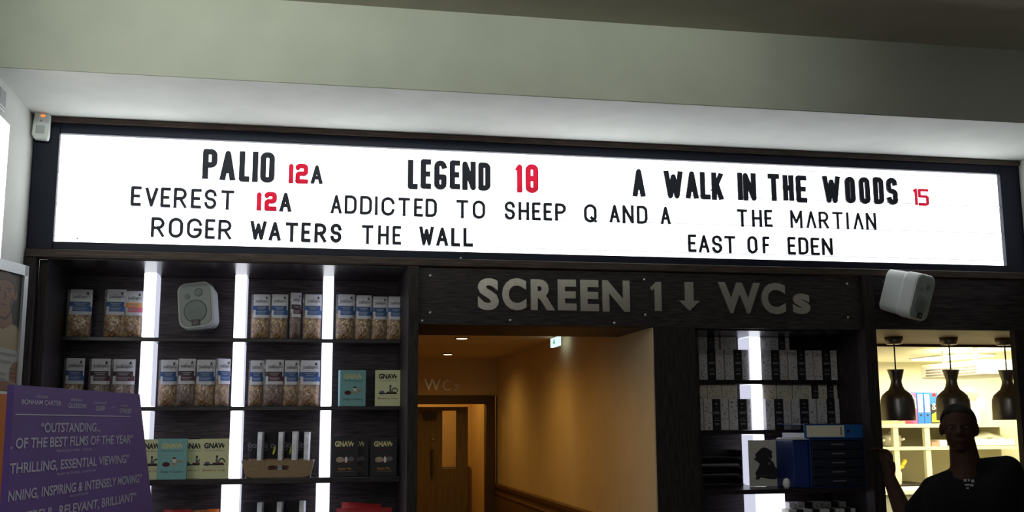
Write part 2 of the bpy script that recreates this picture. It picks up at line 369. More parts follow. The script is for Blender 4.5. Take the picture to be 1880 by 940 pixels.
def stroke_letter(ch, x0, z0, w, h, sw, k, yf, yb):
    mb = MB(); st = 0
    W_, H = max(w-sw, .0005), h-sw
    for pl in strokes(ch, W_, H, k):
        n = len(pl); closed = (abs(pl[0][0]-pl[-1][0]) < 1e-6 and abs(pl[0][1]-pl[-1][1]) < 1e-6)
        for i in range(n-1):
            a, b = Vector(pl[i]), Vector(pl[i+1]); d = b-a
            if d.length < 1e-6: continue
            d.normalize(); nrm = Vector((-d.y, d.x))*(sw/2)
            if not closed and i == 0: a = a-d*sw*.5
            if not closed and i == n-2: b = b+d*sw*.5
            if ch in 'AaVW' or (ch == 'K' and i == 0):
                pass
            pts = [a-nrm, b-nrm, b+nrm, a+nrm]
            mb.prism([(x0+sw/2+p.x, min(max(z0+sw/2+p.y, z0), z0+h)) for p in pts], yf-st, yb); st += .00006
        for i in range(0 if closed else 1, n-1):
            c = pl[i]; mb.prism([(x0+sw/2+c[0]+sw/2*math.cos(t*math.pi/6), min(max(z0+sw/2+c[1]+sw/2*math.sin(t*math.pi/6), z0), z0+h)) for t in range(12)], yf-st, yb); st += .00006
    return mb
R1, R2, R3 = (0, 180), (620, 180), (1240, 180); ZK = 2.9375
TOP = [  # word, list of (letter, region, u0, u1, v0, v1), style
 ('PALIO', R1, [(1093,1172,272,440),(1188,1270,282,448),(1290,1347,285,455),(1361,1386,287,456),(1404,1482,290,460)], 'bold'),
 ('12A', R1, [(1557,1578,352,462),(1593,1662,352,465),(1677,1740,360,467)], 'rating'),
 ('LEGEND', R2, [(378,432,331,495),(447,504,327,493),(520,587,335,498),(604,660,333,495),(672,745,340,500),(758,824,345,503)], 'bold'),
 ('18', R2, [(961,995,355,512),(1013,1082,355,515)], 'rating18'),
 ('A', R2, [(1590,1657,380,535)], 'bold'),
 ('WALK', R3, [(-61,39,390,545),(55,122,392,546),(133,187,397,550),(195,256,400,553)], 'bold'),
 ('IN', R3, [(335,360,400,553),(365,434,402,557)], 'bold'),
 ('THE', R3, [(500,560,406,558),(580,637,413,557),(650,707,415,567)], 'bold'),
 ('WOODS', R3, [(795,888,418,570),(914,968,422,572),(990,1047,424,575),(1067,1122,424,576),(1138,1195,428,580)], 'bold'),
 ('15', R3, [(1284,1305,484,580),(1310,1365,487,584)], 'thinrating')]
MID = [
 ('EVEREST', R1, [(706,762,473,584),(783,852,480,588),(866,920,480,592),(937,1007,482,596),(1030,1086,487,598),(1103,1168,490,602),(1192,1262,495,605)], 'light'),
 ('12A', R1, [(1384,1408,505,610),(1426,1493,503,612),(1508,1572,508,617)], 'rating'),
 ('ADDICTED', R2, [(-37,22,520,626),(37,103,522,628),(120,185,525,632),(200,214,527,634),(235,307,532,638),(327,390,535,640),(411,460,538,643),(473,535,540,645)], 'light'),
 ('TO', R2, [(640,704,547,652),(727,795,550,655)], 'light'),
 ('SHEEP', R2, [(900,955,555,660),(975,1032,558,662),(1048,1094,560,663),(1110,1155,563,664),(1172,1230,565,665)], 'light'),
 ('Q', R2, [(1328,1396,570,675)], 'light'),
 ('AND', R2, [(1466,1520,573,675),(1536,1596,575,680),(1613,1670,578,682)], 'light'),
 ('A', R2, [(1742,1794,583,684)], 'light'),
 ('THE', R3, [(333,387,597,697),(413,466,600,698),(480,522,600,698)], 'light'),
 ('MaRTIaN', R3, [(620,683,602,704),(706,757,607,705),(773,824,610,707),(848,902,612,710),(922,934,614,711),(960,1012,616,712),(1028,1081,616,714)], 'thin')]
BOT = [
 ('ROGER', R1, [(815,887,640,753),(910,988,643,757),(1008,1090,646,760),(1106,1160,650,763),(1177,1248,654,766)], 'light'),
 ('WATERS', R1, [(1350,1437,660,768),(1450,1515,665,773),(1540,1607,668,778),(1624,1676,668,780),(1695,1760,673,782),(1782,1842,675,783)], 'medium'),
 ('THE', R2, [(130,192,683,790),(217,276,685,793),(295,342,687,793)], 'light'),
 ('WALL', R2, [(440,518,690,797),(532,595,695,800),(611,660,698,803),(677,729,698,804)], 'medium'),
 ('EAST', R3, [(68,112,733,833),(126,182,736,836),(197,250,738,840),(265,323,741,840)], 'light'),
 ('OF', R3, [(388,441,742,842),(470,507,744,842)], 'light'),
 ('EDEN', R3, [(605,648,746,847),(663,716,748,848),(730,776,750,850),(790,847,752,851)], 'light')]
ORD = ['first', 'second', 'third', 'fourth', 'fifth', 'sixth', 'seventh', 'eighth', 'ninth', 'tenth']
STY = {'bold': (.0265, .14, 'tall bold black'), 'rating': (.0215, .14, 'bold red'), 'rating18': (.0265, .14, 'tall bold red'), 'thinrating': (.0145, .14, 'slim red'),
       'light': (.0138, .5, 'slim black'), 'medium': (.0165, .5, 'medium black'), 'thin': (.0118, .5, 'thin black')}
def gpos(reg, u, v): return at(reg[0]+u/ZK, reg[1]+v/ZK, .012)
for line, words in (('top', TOP), ('middle', MID), ('bottom', BOT)):
    for wi, (word, reg, boxes, sty) in enumerate(words):
        for li, (ch, (u0, u1, v0, v1)) in enumerate(zip(word, boxes)):
            sw, k, desc = STY[sty]
            m = M['letter']
            if 'rating' in sty:
                if ch == 'A': sw, desc = .0175, 'bold black'
                else: m = M['red']
            if ch in 'WMaV' and sty == 'light': sw *= 1.05
            pl = gpos(reg, u0, (v0+v1)/2); pr = gpos(reg, u1, (v0+v1)/2); pt = gpos(reg, (u0+u1)/2, v0+3); pb = gpos(reg, (u0+u1)/2, v1-3)
            o = stroke_letter(ch, pl.x, pb.z, pr.x-pl.x, pt.z-pb.z, sw, k, .008, .016).build('sign_letter', m)
            if m is M['red']:                                   # one clean sheet of tinted acrylic
                x_r = o.modifiers.new('union', 'REMESH'); x_r.mode = 'VOXEL'; x_r.voxel_size = .0016
            kind = 'digit' if ch.isdigit() else 'letter'
            where = f'{ORD[li]} character of' if len(word) > 1 else 'alone as'
            tag(o, f"{desc} {kind} {ch.upper()}, {where} the {ORD[wi]} word on the sign's {line} line", 'letter', 'letters slotted on the lit sign')

# ---------------------------------------------------------------- header board over the corridor
hb = thing('direction_board', 'dark wooden header board with screws over the corridor opening', 'sign board', (1.66, 0, 2.068))
MB().box(.513, -.0, 2.068, 2.805, .04, 2.343).build('board', M['wood_h'], hb, bevel=.003)
for u, v in ((790, 506), (790, 574), (775, 589), (937, 588), (1128, 593), (1183, 513), (1185, 578), (1555, 521), (1557, 583)):
    p = at(u, v, 0); MB().ball((p.x, -.001, p.z), (.0065, .004, .0065)).build('screw', M['screw'], hb)
HK = 3.134; 
for ch, u0, u1, v0, v1, reg in [('S',430,552,100,277,0),('C',570,710,100,277,0),('R',735,875,107,277,0),('E',890,998,108,278,0),('E',1020,1127,110,282,0),('N',1147,1305,113,285,0),('1',1423,1487,118,285,0),
                               ('arrow',270,428,155,372,1),('W',568,885,163,383,1),('C',890,1072,165,390,1),('s',1128,1258,245,390,1)]:
    bx, by, kk = (740, 480, 3.134) if reg == 0 else (1180, 480, 4.086)
    P = lambda u, v: at(bx+u/kk, by+v/kk, -.008)
    l, r, t, b = P(u0, (v0+v1)/2), P(u1, (v0+v1)/2), P((u0+u1)/2, v0), P((u0+u1)/2, v1)
    mb = MB()
    if ch == 'arrow':
        w = r.x-l.x; c = (l.x+r.x)/2; h = t.z-b.z
        mb.prism([(c, b.z), (c+w/2, b.z+h*.36), (c+w*.21, b.z+h*.36), (c+w*.21, t.z), (c-w*.21, t.z), (c-w*.21, b.z+h*.36), (c-w/2, b.z+h*.36)], -.008, -.0006)
        lab = 'brushed metal arrow pointing down, between SCREEN 1 and the metal letters WC'
    elif ch == '1':
        w = r.x-l.x; h = t.z-b.z
        mb.prism([(r.x-w*.62, b.z), (r.x, b.z), (r.x, t.z), (r.x-w*.45, t.z), (l.x, t.z-h*.20), (l.x+w*.16, t.z-h*.31), (r.x-w*.62, t.z-h*.20)], -.008, -.0006)
        lab = 'brushed metal digit 1 after SCREEN on the dark header board'
    else:
        g = glyphs(ch, .028); zs = [q[1] for q in g[0]]; hh = (t.z-b.z)
        tmp = MB().text(ch, 0, 0, CAP, -.008, 0, align='l', depth=.0074, bold=.045)
        x0 = min(q[0] for q in tmp.v); x1 = max(q[0] for q in tmp.v)
        mb.v = [(l.x+(q[0]-x0)/(x1-x0)*(r.x-l.x), q[1], b.z+(q[2]-min(zs))/(max(zs)-min(zs))*hh) for q in tmp.v]; mb.f = tmp.f; mb.m = tmp.m
        lab = {'S': 'brushed metal capital S starting SCREEN on the dark header board', 'R': 'brushed metal letter R in SCREEN on the dark header board', 'N': 'brushed metal letter N ending SCREEN on the dark header board',
               '1': 'brushed metal digit 1 after SCREEN on the dark header board', 'W': 'brushed metal letter W right of the arrow on the header board', 's': 'small brushed metal letter s at the right end of the header board'}.get(ch)
        if ch == 'C': lab = 'brushed metal letter C in SCREEN on the dark header board' if reg == 0 else 'brushed metal letter C right of the W on the header board'
        if ch == 'E': lab = 'brushed metal letter E beside the R of SCREEN' if u0 < 1000 else 'brushed metal letter E beside the N of SCREEN'
    tag(mb.build('arrow_symbol' if ch == 'arrow' else 'metal_letter', M['steel']), lab, 'letter' if ch != 'arrow' else 'arrow', 'metal characters on the header board')

# ---------------------------------------------------------------- left display shelving
YS = .37
SHZ = [2.024, 1.690, 1.347, .985]         # shelf tops
SHT = [.019, .019, .026, .024]
unit = thing('display_shelving', 'dark wood display shelving with glowing upright strips left of the corridor', 'shelving', (-.36, .4, 0))
MB().box(-1.25, .53, 0, .463, .558, 2.34).build('back_panel', M['wood_h'], unit)
MB().box(-1.199, .05, 0, -1.16, .53, 2.3455).build('side_panel', M['wood_v'], unit)
MB().box(-1.16, .0, 2.342, .463, .555, 2.3445).build('top_panel', M['wood_gloss'], unit)
for z, t in zip(SHZ, SHT):
    MB().box(-1.16, YS if z != SHZ[2] else .322, z-t, .463, .53, z).build('shelf', M['wood_gloss'], unit, bevel=.002)
def strip(x0, x1, z0, z1, par, y0=YS, y1=.53): 
    b_ = MB().box(x0, y0+.003, z0+.0015, x1, y1-.001, z1-.0015); b_.m[3] = 1; b_.m[5] = 1
    b_.build('light_strip', [M['strip'], M['strip_side']], par, bevel=.003)
for x0, x1 in ((-.792, -.733), (-.360, -.304), (.071, .124)):
    tops = [2.342]+[z-t for z, t in zip(SHZ, SHT)]
    for i in range(4): strip(x0-(.03 if i == 3 and x0 < 0 else .012 if i == 3 else 0), x1, SHZ[i], tops[i], unit)

# popcorn bags
def bag_proto(kind):
    w, h, d = .10, .215, .045
    root = thing('popcorn_bag', '', 'bag', (0, 0, 0))
    # filled bottom: pillow of popcorn
    mb = MB(); nx, nz = 15, 15
    rnd = random.Random(5)
    def pil(front):
        vs = []
        for j in range(nz+1):
            for i in range(nx+1):
                a, b = i/nx*2-1, j/nz
                e = (1-abs(a)**3.2)*(min(1, b*7)**.6)*(1-.45*b)
                wob = .0045*rnd.random()*(0 if abs(a) == 1 or b in (0, 1) else 1)
                vs.append((a*w*.465*(1-.05*(1-b)), (-1 if front else 1)*(d*.46*e+wob), .003+b*h*.56))
        return vs
    for fr_ in (True, False):
        fs = []
        for j in range(nz):
            for i in range(nx):
                q = (j*(nx+1)+i, j*(nx+1)+i+1, (j+1)*(nx+1)+i+1, (j+1)*(nx+1)+i); fs.append(q if fr_ else q[::-1])
        mb.add(pil(fr_), fs)
    mb.build('popcorn', M['pop_dark'] if kind == 'brown' else M['pop_gold'], root, smooth=True)
    # film pouch
    mb = MB(); nx, nz = 10, 14
    for s in (-1, 1):
        vs = []; fs = []
        for j in range(nz+1):
            for i in range(nx+1):
                a, b = i/nx*2-1, j/nz
                e = (1-abs(a)**4)*(min(1, b*9)**.6)*max(.12, (1-.95*max(0, b-.25)/.75))
                vs.append((a*w*.5*(1 if b > .04 else .96), s*(d*.5*e+.0015), b*h))
        for j in range(nz):
            for i in range(nx):
                q = (j*(nx+1)+i, j*(nx+1)+i+1, (j+1)*(nx+1)+i+1, (j+1)*(nx+1)+i); fs.append(q if s < 0 else q[::-1])
        mb.add(vs, fs)
    mb.build('film_pouch', M['film'], root, smooth=True)
    # paper label folded over the top
    c = {'blue': ((.030, .085, .26), (.045, .13, .36)), 'brown': ((.050, .020, .030), (.10, .030, .045)), 'orange': ((.85, .33, .08), (.75, .13, .22))}[kind]
    k = 'band_'+kind
    if k not in M: M[k] = mat(k, c[0], .5); M[k+'2'] = mat(k+'_lower', c[1], .5)
    lb = MB()
    def yl(x, z):                          # follows the pouch
        a, b = x/(w/2), z/h; e = max(0, 1-abs(a)**4)*max(.12, (1-.95*max(0, b-.25)/.75)); return -(d*.5*e+.004)
    def patch(x0, x1, z0, z1, m, off=0, n=6):
        for i in range(n):
            a, b = x0+(x1-x0)*i/n, x0+(x1-x0)*(i+1)/n
            for j in range(3):
                p, q = z0+(z1-z0)*j/3, z0+(z1-z0)*(j+1)/3
                lb.add([(a, yl(a, p)-off, p), (b, yl(b, p)-off, p), (b, yl(b, q)-off, q), (a, yl(a, q)-off, q)], [(0, 1, 2, 3)], m)
    L, Rr = -w*.38, w*.49
    patch(L, Rr, h*.47, h*1.004, 0)
    lb.add([(L, yl(L, h), h*1.004), (Rr, yl(Rr, h), h*1.004), (Rr, .008, h*1.004), (L, .008, h*1.004)], [(0, 1, 2, 3)], 0)
    lb.add([(L, .008, h*.5), (Rr, .008, h*.5), (Rr, .008, h*1.004), (L, .008, h*1.004)], [(3, 2, 1, 0)], 0)
    patch(L-.003, Rr-.006, h*.645, h*.745, 1, .0006)
    patch(L+.012, Rr, h*.54, h*.645, 2, .0006)
    yt = yl(0, h*.8)-.0025
    lb.text("Joe&Seph's", .006, h*.82, .015, yt, 3, width=w*.70)
    lb.disc(.031, h*.93, .004, .005, yt, 3); lb.flat([(.024, h*.90), (.038, h*.90), (.036, h*.915), (.026, h*.915)], yt, 3)
    for q, (z, ww) in enumerate(((h*.70, .5), (h*.665, .35), (h*.60, .55), (h*.57, .4))):
        lb.flat([(.004-w*ww/2, z), (.004+w*ww/2, z), (.004+w*ww/2, z+.003), (.004-w*ww/2, z+.003)], yl(0, z)-.0012, 4)
    if 'band_ink' not in M: M['band_ink'] = mat('band_ink', (.35, .36, .42), .6)
    lb.build('paper_label', [M['paper'], M[k], M[k+'2'], M['ink'], M['band_ink']], root)
    return root
protos = {k: bag_proto(k) for k in ('blue', 'brown', 'orange')}
used = set()
CN = {0: 'left of the first light strip', 1: 'between first and second light strips', 2: 'between second and third light strips', 3: 'right of third light strip'}
BAGS = [ # u0,u1,top v, bottom v, kind, row, compartment, ordinal words, yaw deg, depth
 (119,167,532,617,'blue',0,0,'leftmost',4,.44), (188,229,532,617,'blue',0,0,'middle',2,.45), (224,261,535,617,'orange',0,0,'rightmost',0,.425),
 (459,495,541,621,'blue',0,2,'first from left',0,.435), (493,528,541,621,'blue',0,2,'second from left',-3,.445), (530,552,538,621,'brown',0,2,'third from left',14,.43), (554,590,541,621,'blue',0,2,'rightmost',3,.44),
 (615,651,541,622,'blue',0,3,'first from left',0,.435), (649,682,543,622,'blue',0,3,'second from left',-3,.44), (680,711,545,622,'blue',0,3,'third from left',4,.445), (708,742,545,622,'blue',0,3,'rightmost',0,.44),
 (113,152,658,745,'blue',1,0,'leftmost',8,.445), (159,200,659,745,'brown',1,0,'middle',3,.44), (199,246,660,745,'brown',1,0,'rightmost',0,.43),
 (288,324,661,746,'blue',1,1,'first from left',0,.44), (321,357,659,746,'brown',1,1,'second from left',2,.435), (354,394,661,746,'blue',1,1,'third from left',-2,.44), (392,421,659,746,'blue',1,1,'rightmost, twisted',38,.44),
 (454,483,662,746,'blue',1,2,'first from left',0,.445), (481,520,661,746,'brown',1,2,'second from left',0,.435), (517,548,662,746,'blue',1,2,'third from left',3,.445), (545,587,662,746,'blue',1,2,'rightmost',0,.435)]
for (u0, u1, vt, vb, kind, row, comp, word, yaw, Y) in BAGS:
    if kind not in used: o = protos[kind]; used.add(kind)
    else: o = copy_tree(protos[kind])
    l, r = at(u0, vb, Y), at(u1, vb, Y); top = at((u0+u1)/2, vt, Y)
    wd = (r.x-l.x)*.965
    if yaw == 38: wd *= 1.15
    z = SHZ[row]+.0015
    o.location = ((l.x+r.x)/2, Y, z); o.rotation_euler = (0, 0, math.radians(yaw))
    o.scale = (wd/.10, 1, (top.z-z)/.215)
    tag(o, f"{kind} banded popcorn bag, {word}, {['top','second'][row]} shelf {CN[comp]}", 'bag', 'popcorn bags on the dark shelving')

# chocolate boxes
M['cream'] = mat('cream_card', (.76, .77, .46), .55); M['teal'] = mat('teal_card', (.24, .52, .52), .55); M['dark_card'] = mat('dark_card', (.018, .014, .018), .5)
M['red_ink'] = mat('red_brown_ink', (.25, .05, .03), .6); M['yellow_ink'] = mat('pale_yellow_ink', (.70, .66, .33), .6); M['orange_ink'] = mat('orange_ink', (.70, .30, .03), .6)
M['purple_ink'] = mat('purple_grey_ink', (.16, .13, .17), .6); M['tan_ink'] = mat('tan_ink', (.42, .33, .22), .6); M['white_ink'] = mat('white_ink', (.8, .78, .72), .6)
M['maroon_ink'] = mat('maroon_ink', (.10, .015, .02), .6); M['navy_ink'] = mat('navy_ink', (.01, .02, .06), .6)
def chocolate_box(kind, x0, x1, zb, zt, y, label, yaw=0, d=.024, lean=.0):
    w, h = x1-x0, zt-zb
    mb = MB(); mb.box(-w/2, 0, 0, w/2, d, h, 0)
    f = -.0006
    body, title, sub, flav = {'cream': ('cream', 'ink', 'grey_ink', 'red_ink'), 'teal': ('teal', 'yellow_ink', 'navy_ink', 'navy_ink'), 'dark': ('dark_card', 'yellow_ink', 'maroon_ink', 'orange_ink')}[kind]
    mats = [M[body], M[title], M[sub], M[flav], M['purple_ink'], M['ink'], M['tan_ink'], M['white_ink'], M['maroon_ink']]
    mb.text('GNAW', .0, h*.765, h*.125, f, 1, width=w*.74, bold=.045)
    mb.disc(w*.335, h*.885, w*.045, h*.035, f*2, 0)
    mb.text('Chocolate Pleasures', 0, h*.69, h*.04, f, 2, width=w*.74)
    if kind == 'cream':
        mb.disc(-w*.24, h*.375, w*.10, h*.055, f, 4); mb.flat([(-w*.38, h*.335), (w*.36, h*.335), (w*.34, h*.365), (-w*.36, h*.365)], f*1.5, 5)
        mb.flat([(-w*.06, h*.36), (w*.34, h*.36), (w*.32, h*.40), (-w*.05, h*.40)], f*1.5, 8)
        mb.flat([(w*.04, h*.38), (w*.14, h*.38), (w*.115, h*.53), (w*.06, h*.53)], f*2, 4); mb.disc(w*.09, h*.555, w*.04, h*.03, f*2, 5)
        for i in range(6):
            a = math.pi*(1-i/6.); b = math.pi*(1-(i+1)/6.); c = lambda t, r: (w*.26+w*r*math.cos(t), h*.40+h*r*.95*math.sin(t))
            mb.flat([c(a, .09), c(b, .09), c(b, .125), c(a, .125)], f*2, 5)
        mb.text('Blueberry Crisp', 0, h*.19, h*.055, f, 3, width=w*.76); mb.flat([(-w*.32, h*.285), (w*.32, h*.285), (w*.32, h*.292), (-w*.32, h*.292)], f, 6)
    elif kind == 'teal':
        mb.disc(-w*.2, h*.37, w*.13, h*.06, f, 8); mb.disc(w*.08, h*.38, w*.07, h*.05, f, 6); mb.flat([(0, h*.5), (w*.12, h*.53), (w*.15, h*.41), (w*.04, h*.41)], f*2, 7)
        mb.disc(w*.07, h*.52, w*.07, h*.022, f*2.5, 8); mb.flat([(w*.12, h*.42), (w*.24, h*.40), (w*.4, h*.43), (w*.36, h*.46), (w*.2, h*.47)], f*2, 6)
        mb.text('Mango + Cashew', 0, h*.165, h*.055, f, 3, width=w*.74)
    else:
        mb.disc(-w*.16, h*.42, w*.16, h*.075, f, 6); mb.disc(w*.06, h*.42, w*.055, h*.08, f*2, 7); mb.disc(w*.06, h*.54, w*.05, h*.035, f*2.5, 8); mb.disc(w*.24, h*.44, w*.12, h*.06, f, 4); mb.disc(w*.05, h*.35, w*.2, h*.02, f*1.6, 8)
        mb.text('Apple Pie', 0, h*.165, h*.062, f, 3, width=w*.5); mb.flat([(-w*.3, h*.12), (w*.34, h*.12), (w*.34, h*.126), (-w*.3, h*.126)], f, 6)
    o = mb.build('chocolate_box', mats, origin=(0, 0, 0)); o.location = ((x0+x1)/2, y, zb+.0012); o.rotation_euler = (lean, 0, math.radians(yaw))
    return tag(o, label, 'box', 'chocolate boxes on the shelves')
def cbox(kind, u0, u1, vt, row, Y, label, yaw=0, d=.024):
    z = SHZ[row]; l, r = at(u0, (vt+740)/2, Y), at(u1, (vt+740)/2, Y)
    if row == 2: l, r = at(u0, vt+35, Y), at(u1, vt+35, Y)
    chocolate_box(kind, l.x, r.x, z, at((u0+u1)/2, vt, Y).z, Y, label, yaw, d)
cbox('teal', 624, 672, 680, 1, .385, 'teal chocolate box on second shelf right of the third light strip', 9, .05)
cbox('cream', 689, 736, 680, 1, .385, 'cream chocolate box beside a teal one at second shelf right end', 0, .03)
cbox('cream', 250, 299, 807, 2, .342, 'cream chocolate box half hidden behind the purple display board')
cbox('teal', 289, 343, 806, 2, .326, 'teal chocolate box standing among cream ones on third shelf')
cbox('cream', 330, 383, 807, 2, .39, 'cream chocolate box half tucked behind its neighbours, third shelf')
cbox('cream', 367, 420, 806, 2, .345, 'fully visible cream chocolate box left of second light strip, third shelf')
cbox('dark', 608, 657, 803, 2, .40, 'black chocolate box fully visible right of third light strip', 0, .02)
cbox('dark', 630, 676, 803, 2, .44, 'black chocolate box half hidden behind another black one', 0, .02)
cbox('dark', 680, 728, 803, 2, .39, 'black chocolate box at the right end of third shelf', 0, .035)

# cardboard tray with black snack bags
M['card'] = mat('brown_cardboard', (.34, .235, .135), .8, noise=.12, nscale=60); M['card_edge'] = mat('white_card_edge', (.8, .8, .82), .6)
z3 = SHZ[2]
tl, tr, bl, br = at(443, 846, .372), at(576, 846, .372), at(451, 878, .378), at(569, 878, .378)
tray = thing('cardboard_tray', 'brown cardboard tray with a handle slot, between two light strips', 'tray', ((bl.x+br.x)/2, .44, z3))
ht = tl.z-z3
mb = MB()
cx, hw, hh = (bl.x+br.x)/2, .05, .011; cz = z3+ht*.58
N = 24; inner = [(cx+(hw-hh)*(1 if math.cos(t) >= 0 else -1)+hh*math.cos(t), cz+hh*math.sin(t)) for t in [2*math.pi*(i+.5)/N for i in range(N)]]
def outer_pt(t):
    c, s_ = math.cos(t), math.sin(t)
    k = min((.5/abs(c)) if abs(c) > 1e-6 else 9, (.5/abs(s_)) if abs(s_) > 1e-6 else 9)
    U, V = .5+k*c, .5+k*s_
    xl = bl.x+(tl.x-bl.x)*V; xr = br.x+(tr.x-br.x)*V
    return (xl+(xr-xl)*U, z3+.001+ht*V)
outer = [outer_pt(2*math.pi*(i+.5)/N) for i in range(N)]
corners = []
for yf in (.373, .377):
    o_ = len(mb.v); mb.v += [(x, yf, z) for x, z in inner]+[(x, yf, z) for x, z in outer]
    for i in range(N):
        j = (i+1) % N; q = (o_+i, o_+N+i, o_+N+j, o_+j); mb.f.append(q if yf < .375 else q[::-1]); mb.m.append(0)
mb.add([(tl.x, .373, tl.z), (tl.x, .377, tl.z), (tr.x, .377, tl.z), (tr.x, .373, tl.z)], [(0, 1, 2, 3)], 1)
mb.build('front_panel', [M['card'], M['card_edge']], tray)
mb = MB(); 
mb.add([(bl.x, .377, z3+.001), (br.x, .377, z3+.001), (br.x, .52, z3+.001), (bl.x, .52, z3+.001)], [(0, 1, 2, 3)], 0)
for (b_, t_) in ((bl.x, tl.x), (br.x, tr.x)):
    mb.add([(b_, .376, z3+.001), (t_, .376, tl.z), (t_, .5, tl.z), (b_, .52, z3+.001), (b_+.003, .376, z3+.001), (t_+.004, .374, tl.z), (t_+.004, .5, tl.z), (b_+.003, .52, z3+.001)],
           [(0, 3, 2, 1), (4, 5, 6, 7), (0, 1, 5, 4), (1, 2, 6, 5), (2, 3, 7, 6)], 1)
mb.add([(bl.x, .52, z3+.001), (br.x, .52, z3+.001), (tr.x, .505, tl.z), (tl.x, .505, tl.z)], [(0, 1, 2, 3)], 0)
mb.build('tray_body', [M['card'], M['card_edge']], tray)
M['foil'] = mat('silver_foil', (.75, .76, .80), .4, .15, noise=.2, nscale=30, bump=.5)
M['pouch_black'] = mat('black_pouch', (.008, .008, .010), .6, spec=.2, bump=.4, nscale=20)
M['lime_ink'] = mat('lime_ink', (.55, .60, .04), .5)
def snack(u0, u1, vt, zb, Y, label, banana, group, yaw=-18, foilside=1, h=None):
    l, r = at(u0, vt+20, Y), at(u1, vt+20, Y); w = (r.x-l.x)*1.05; h = at((u0+u1)/2, vt, Y).z-zb
    root = thing('snack_pouch', label, 'bag', ((l.x+r.x)/2, Y, zb), math.radians(yaw), group)
    mb = MB(); d = .03
    zb += .0015
    for s in (-1, 1):
        vs = []; fs = []; nx, nz = 8, 10
        for j in range(nz+1):
            for i in range(nx+1):
                a, b = i/nx*2-1, j/nz; e = (1-abs(a)**3)*(1-b**3)*min(1, b*6+.3)
                vs.append((a*w/2, s*(d*.5*e+.001), b*h))
        for j in range(nz):
            for i in range(nx):
                q = (j*(nx+1)+i, j*(nx+1)+i+1, (j+1)*(nx+1)+i+1, (j+1)*(nx+1)+i); fs.append(q if s < 0 else q[::-1])
        mb.add(vs, fs)
    mb.build('pouch', M['pouch_black'], root, smooth=True, world=False)
    x = w/2
    MB().prism([(x-.012, .002), (x+.010, .002), (x+.014, h*1.0), (x-.010, h*1.0)], -.019, .012).build('foil_gusset', M['foil'], root, bevel=.002, world=False)
    pr = MB()
    if banana:
        q = [(.30+.0, .50), (.36, .49), (.44, .56), (.46, .66), (.44, .70), (.40, .66), (.33, .58)]
        pr.flat([((a-.20)*w, b*h) for a, b in q], -d*.5-.003, 1)
    for i in range(5):
        a = random.Random(i).uniform(-.38, .15)*w; b = random.Random(i+9).uniform(.55, .85)*h
        for k in range(8):
            t0, t1 = 2*math.pi*k/8, 2*math.pi*(k+1)/8; rr = .010
            pr.flat([(a+rr*math.cos(t0), b+rr*math.sin(t0)), (a+rr*math.cos(t1), b+rr*math.sin(t1)), (a+rr*.75*math.cos(t1), b+rr*.75*math.sin(t1)), (a+rr*.75*math.cos(t0), b+rr*.75*math.sin(t0))], -d*.5-.003, 0)
    pr.flat([(-.42*w, .06*h), (.42*w, .06*h), (.42*w, .40*h), (-.42*w, .40*h)], -d*.5-.002, 2)
    pr.build('print', [M['purple_ink'], M['lime_ink'], M['pop_dark']], root, world=False)
    return root
g3 = 'black snack pouches in the cardboard tray'
snack(456, 479, 793, z3+.003, .45, 'black snack pouch at the left end of the cardboard tray', False, g3)
snack(482, 517, 793, z3+.003, .455, 'black snack pouch with yellow mark, second in the cardboard tray', True, g3)
snack(522, 542, 792, z3+.003, .445, 'black snack pouch with yellow mark, third in the cardboard tray', True, g3)
snack(551, 564, 793, z3+.003, .455, 'narrow black snack pouch at the right end of the tray', False, g3)
z4 = SHZ[3]+.002; g4 = 'black pouches on the bottom visible shelf'
snack(447, 478, 922, z4, .43, 'black pouch leftmost on the lowest visible shelf, right of second strip', False, g4)
snack(482, 514, 921, z4, .435, 'black pouch in the middle of three on lowest visible shelf', False, g4)
snack(521, 555, 919, z4, .43, 'black pouch rightmost of three on lowest visible shelf', False, g4)
M['redpack'] = mat('red_packet', (.42, .02, .025), .35, bump=.4, nscale=14); M['orangepack'] = mat('orange_packet', (.75, .16, .02), .35, bump=.3, nscale=14); M['mixpack'] = mat('patterned_packet', (.40, .14, .05), .4, noise=.8, nscale=40)
def packet(u0, u1, vt, m, label, Y, yaw=0, tilt=0, group=None):
    l, r = at(u0, vt, Y), at(u1, vt, Y); w = r.x-l.x; h = at((u0+u1)/2, vt, Y).z-z4
    mb = MB(); nx, nz = 12, 10
    for s in (-1, 1):
        vs = []; fs = []
        for j in range(nz+1):
            for i in range(nx+1):
                a, b = i/nx*2-1, j/nz; e = (1-abs(a)**3)*(1-abs(b*2-1)**4)
                vs.append((a*w/2, s*(.026*e+.001), b*h-tilt*a*.5*h*b))
        for j in range(nz):
            for i in range(nx):
                q = (j*(nx+1)+i, j*(nx+1)+i+1, (j+1)*(nx+1)+i+1, (j+1)*(nx+1)+i); fs.append(q if s < 0 else q[::-1])
        mb.add(vs, fs)
    o = mb.build('sweet_packet', m, origin=(0, 0, 0), smooth=True); o.location = ((l.x+r.x)/2, Y, z4+.0015); o.rotation_euler = (0, 0, math.radians(yaw)); return tag(o, label, 'packet', group)
packet(300, 352, 936, M['redpack'], 'red packet top left of an orange one on the lowest visible shelf', .42)
packet(348, 384, 937, M['mixpack'], 'patterned packet between red and orange packets on lowest visible shelf', .44)
packet(380, 403, 935, M['orangepack'], 'orange packet left of the second light strip, lowest visible shelf', .42)
packet(618, 720, 933, M['redpack'], 'dark red packet in front, lowest visible shelf right of third strip', .40, tilt=.0)
packet(627, 700, 924, M['redpack'], 'red packet behind the other, lowest visible shelf near corridor', .46, tilt=.06)

